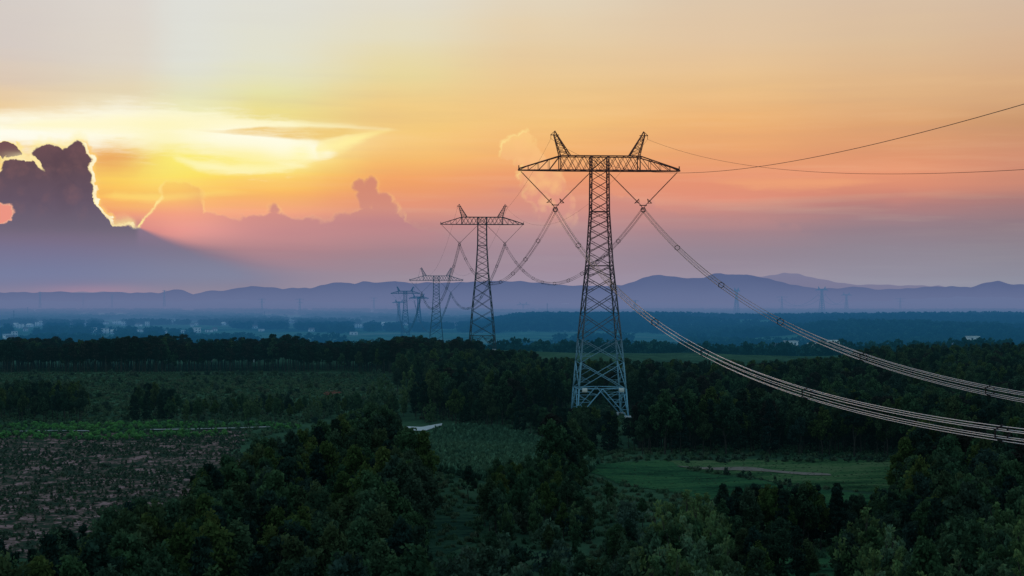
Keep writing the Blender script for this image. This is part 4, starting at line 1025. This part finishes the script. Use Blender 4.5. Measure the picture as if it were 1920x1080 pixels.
for s, (c2, c1), lab in ((-1, (4.42e-4, -.2373), 'nearest left bundle of thick conductors sweeping down across the forest'), (1, (4.83e-4, -.2486), 'nearest right bundle of thick conductors sweeping past the hazy ridge')):
    A = attach(T1, YAW, s)
    def path(t, A=A, c2=c2, c1=c1):
        q = t*SX; return (A[0]+dv[0]*q, A[1]+dv[1]*q, A[2]+c1*q+c2*q*q)
    r_arr = np.linspace(.040, .030, 70)
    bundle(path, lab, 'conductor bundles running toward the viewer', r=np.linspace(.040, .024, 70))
# earth wires toward the viewer
for s, c in ((-1, None), (1, None)):
    A = attach(T1, YAW, s, 68.4, 12.0)
    qs = [(1078,281),(1190,321),(1280,326),(1350,322),(1500,300),(1700,254),(1920,193)] if s < 0 else [(1250,272),(1350,300),(1460,318),(1580,326),(1700,327),(1800,323),(1920,316)]
    S_, Z_ = [0.], [A[2]]
    for px, py in qs:
        t = (px-960)/F; q = (t*A[1]-A[0])/(dv[0]-t*dv[1]); D_ = A[1]+q*dv[1]; S_.append(q); Z_.append(CAM+(HY-py)*D_/F)
    cf = np.polyfit(S_, Z_, 2, w=[6]+[1]*(len(S_)-1))
    P = [(A[0]+dv[0]*q, A[1]+dv[1]*q, np.polyval(cf, q)-np.polyval(cf, 0)+A[2]) for q in np.linspace(0, SX, 80)]
    o = link('earth_wire', tube_mesh(np.array(P)-np.array(P[0]), .027, M['far_wire'], 'earth_wire'), loc=P[0])
    tag(o, 'thin earth wire rising to the right edge from behind the crossarm' if s < 0 else 'thin flat earth wire leaving the right peak of the largest pylon', 'power line', None)
spans = [(T1, YAW, T2, YAW, 18.5, 'first to second pylon', .034, 'far_wire', 40), (T2, YAW, T3, .075, 20, 'second to third pylon', .05, 'far_wire', 55), (T3, .075, TP[0], .05, 34, 'third to fourth pylon', .07, 'far_wire', 80)]
for (A_, ya, B_, yb, sag, nm, r, mt, sp_) in spans:
    for s in (-1, 1):
        zB = 51.*(.88 if B_ is TP[0] else 1.)
        bundle(span(attach(A_, ya, s), attach(B_, yb, s, zB), sag), ('left' if s < 0 else 'right')+' conductor bundle hanging from the '+nm, 'conductor bundles between the distant pylons', r=r, mat=mt, space=sp_, rw=.1 if r < .04 else .14, R_=.52 if r < .04 else .6)
        P = [span(attach(A_, ya, s, 68.4, 12), attach(B_, yb, s, 68.4, 12), sag*.75)(t) for t in np.linspace(0, 1, 50)]
        o = link('earth_wire', tube_mesh(np.array(P)-np.array(P[0]), r*.7, M[mt], 'earth_wire'), loc=tuple(P[0])); tag(o, ('left' if s < 0 else 'right')+' thin earth wire running from the '+nm, 'power line')
# thin far lines on the right
B0 = np.array(pB.location); C0 = np.array(pC.location); A0 = np.array(tp1)
for (p, q, hz0, hz1, lab) in ((A0, B0, 40, 50, 'hazy line from the T shaped pylon to the clearest distant one'), (B0, C0, 50, 50, 'hazy line from the clearest distant pylon to its smaller neighbour')):
    for s in (-1, 1):
        P = [span(p+np.array([s*9, 0, hz0]), q+np.array([s*9, 0, hz1]), 22)(t) for t in np.linspace(0, 1, 40)]
        o = link('power_line', tube_mesh(np.array(P)-P[0], .35, M['far_wire'], 'power_line'), loc=tuple(P[0])); tag(o, ('left ' if s < 0 else 'right ')+lab, 'power line')

# ------------------------------------------------------------------ houses of the villages
def house(px, py, wpx, floors, roof, label, D_=None, flat=False, rot=0.):
    if D_ is None:
        x, y = raypix(px, py); x, y = float(x), float(y)
    else: x, y = (px-960)/F*D_, D_
    z = float(terr(x, y)) if D_ is None else CAM-(py-HY)*D_/F
    w = max(6., wpx*y/F); dp = min(12., w*.6)+3; h = 3.2*floors
    root = bpy.data.objects.new('house', None); C.objects.link(root); root.location = (x, y, z); root.rotation_euler = (0, 0, rot); tag(root, label, 'house', 'white houses in the hazy valley')
    b = Bars(); b.box((0, 0, h/2-.5), (w/2, dp/2, h/2+.5)); link('wall', b.mesh('wall', M['wall']), root)
    r = Bars()
    if flat: r.box((0, 0, h+.2), (w/2+.4, dp/2+.4, .25))
    else:
        e = w/2+.5; f = dp/2+.6; rh = 2.4
        v = [(-e, -f, h), (e, -f, h), (e, f, h), (-e, f, h), (-e+.3, 0, h+rh), (e-.3, 0, h+rh)]
        r.v = [np.array(p_, float) for p_ in v]; r.f = [(0, 1, 5, 4), (2, 3, 4, 5), (1, 2, 5, 5), (3, 0, 4, 4)]
        me = bpy.data.meshes.new('roof'); me.from_pydata([tuple(p_) for p_ in v], [], [(0, 1, 5, 4), (2, 3, 4, 5), (1, 2, 5), (3, 0, 4)]); me.materials.append(M[roof]); link('roof', me, root)
    if flat: link('roof', r.mesh('roof', M[roof]), root)
    nwin = max(2, int(w/4))
    for fl in range(floors):
        q = Bars()
        for i in range(nwin): q.box((-w/2+(i+.5)*w/nwin, -dp/2-.03, fl*3.2+1.6), (.7, .08, .75))
        link('window_row', q.mesh('window_row', M['window']), root)
ORD = ['leftmost', 'second', 'third', 'fourth', 'fifth', 'sixth', 'seventh', 'eighth', 'ninth', 'tenth', 'eleventh', 'twelfth']
def area(q):
    px, py = q[:2]
    return ('far left village' if px < 110 else 'village before the hill' if px < 300 else 'village under round hill' if px < 500 else 'farms left of pylons',
            'top row' if py < 606 else 'middle row' if py < 613 else 'lowest row')
seen = {}
for i, q in enumerate(sorted(hs)):
    px, py, w, fl = q; side, row = area(q); n = seen.get((side, row), 0); seen[(side, row)] = n+1
    rank = 'leftmost' if n == 0 else ORD[n]+' from left'
    flat = fl > 1 or i % 4 == 0
    house(px, py+4, w, fl, 'roof' if i % 3 else 'white', '%s in the %s, %s, %s white house' % (rank, row, side, ['', 'one storey', 'two storey', 'three storey'][fl]), flat=flat, rot=random.uniform(-.5, .5))
house(1824, 656, 19, 3, 'white', 'three storey white flat roofed house on the right above the forest', 1250, True, .12)
house(1785, 657, 20, 1, 'roof', 'low grey roofed house left of the tall white one', 1270, False, -.3)
house(1456, 657, 20, 1, 'roof', 'low blue grey house in the trees at the right', 1300, False, .1)
house(1483, 656, 22, 2, 'white', 'pale two storey house right of the low blue grey one', 1300, True, .1)
house(1529, 661, 30, 1, 'white', 'long bright white shed roof above the dark forest', 1000, False, .05)
house(1562, 655, 9, 1, 'white', 'small white hut with warm light beside the conductors', 1020, False, .3)
house(1060, 570, 14, 1, 'white', 'white hall far away between pylon and hills', 9000, True, 0)
house(1072, 581, 20, 1, 'white', 'long white hall on the distant plain left of the largest pylon', 6200, True, 0)
# greenhouse strip, far left
for k, (xa, xb, y) in enumerate(((18, 66, 641), (5, 30, 634))):
    x, D_ = raypix((xa+xb)/2, y+1); w = (xb-xa)*float(D_)/F; b = Bars(); n = 10
    for i in range(n):
        t0, t1 = math.pi*i/n, math.pi*(i+1)/n; b.bar((0, -4*math.cos(t0), 3*math.sin(t0)), (0, -4*math.cos(t1), 3*math.sin(t1)), .2)
    v = []; f = []
    for i in range(n+1):
        t0 = math.pi*i/n; v += [(-w/2, -4*math.cos(t0), 3.2*math.sin(t0)), (w/2, -4*math.cos(t0), 3.2*math.sin(t0))]
    f = [(2*i, 2*i+1, 2*i+3, 2*i+2) for i in range(n)]
    me = mesh_np('greenhouse', v, f, M['white']); tag(link('greenhouse', me, loc=(float(x), float(D_), float(terr(x, D_)))), ['long low white greenhouse at the left edge behind the treeline', 'shorter white greenhouse at the left edge'][k], 'greenhouse')
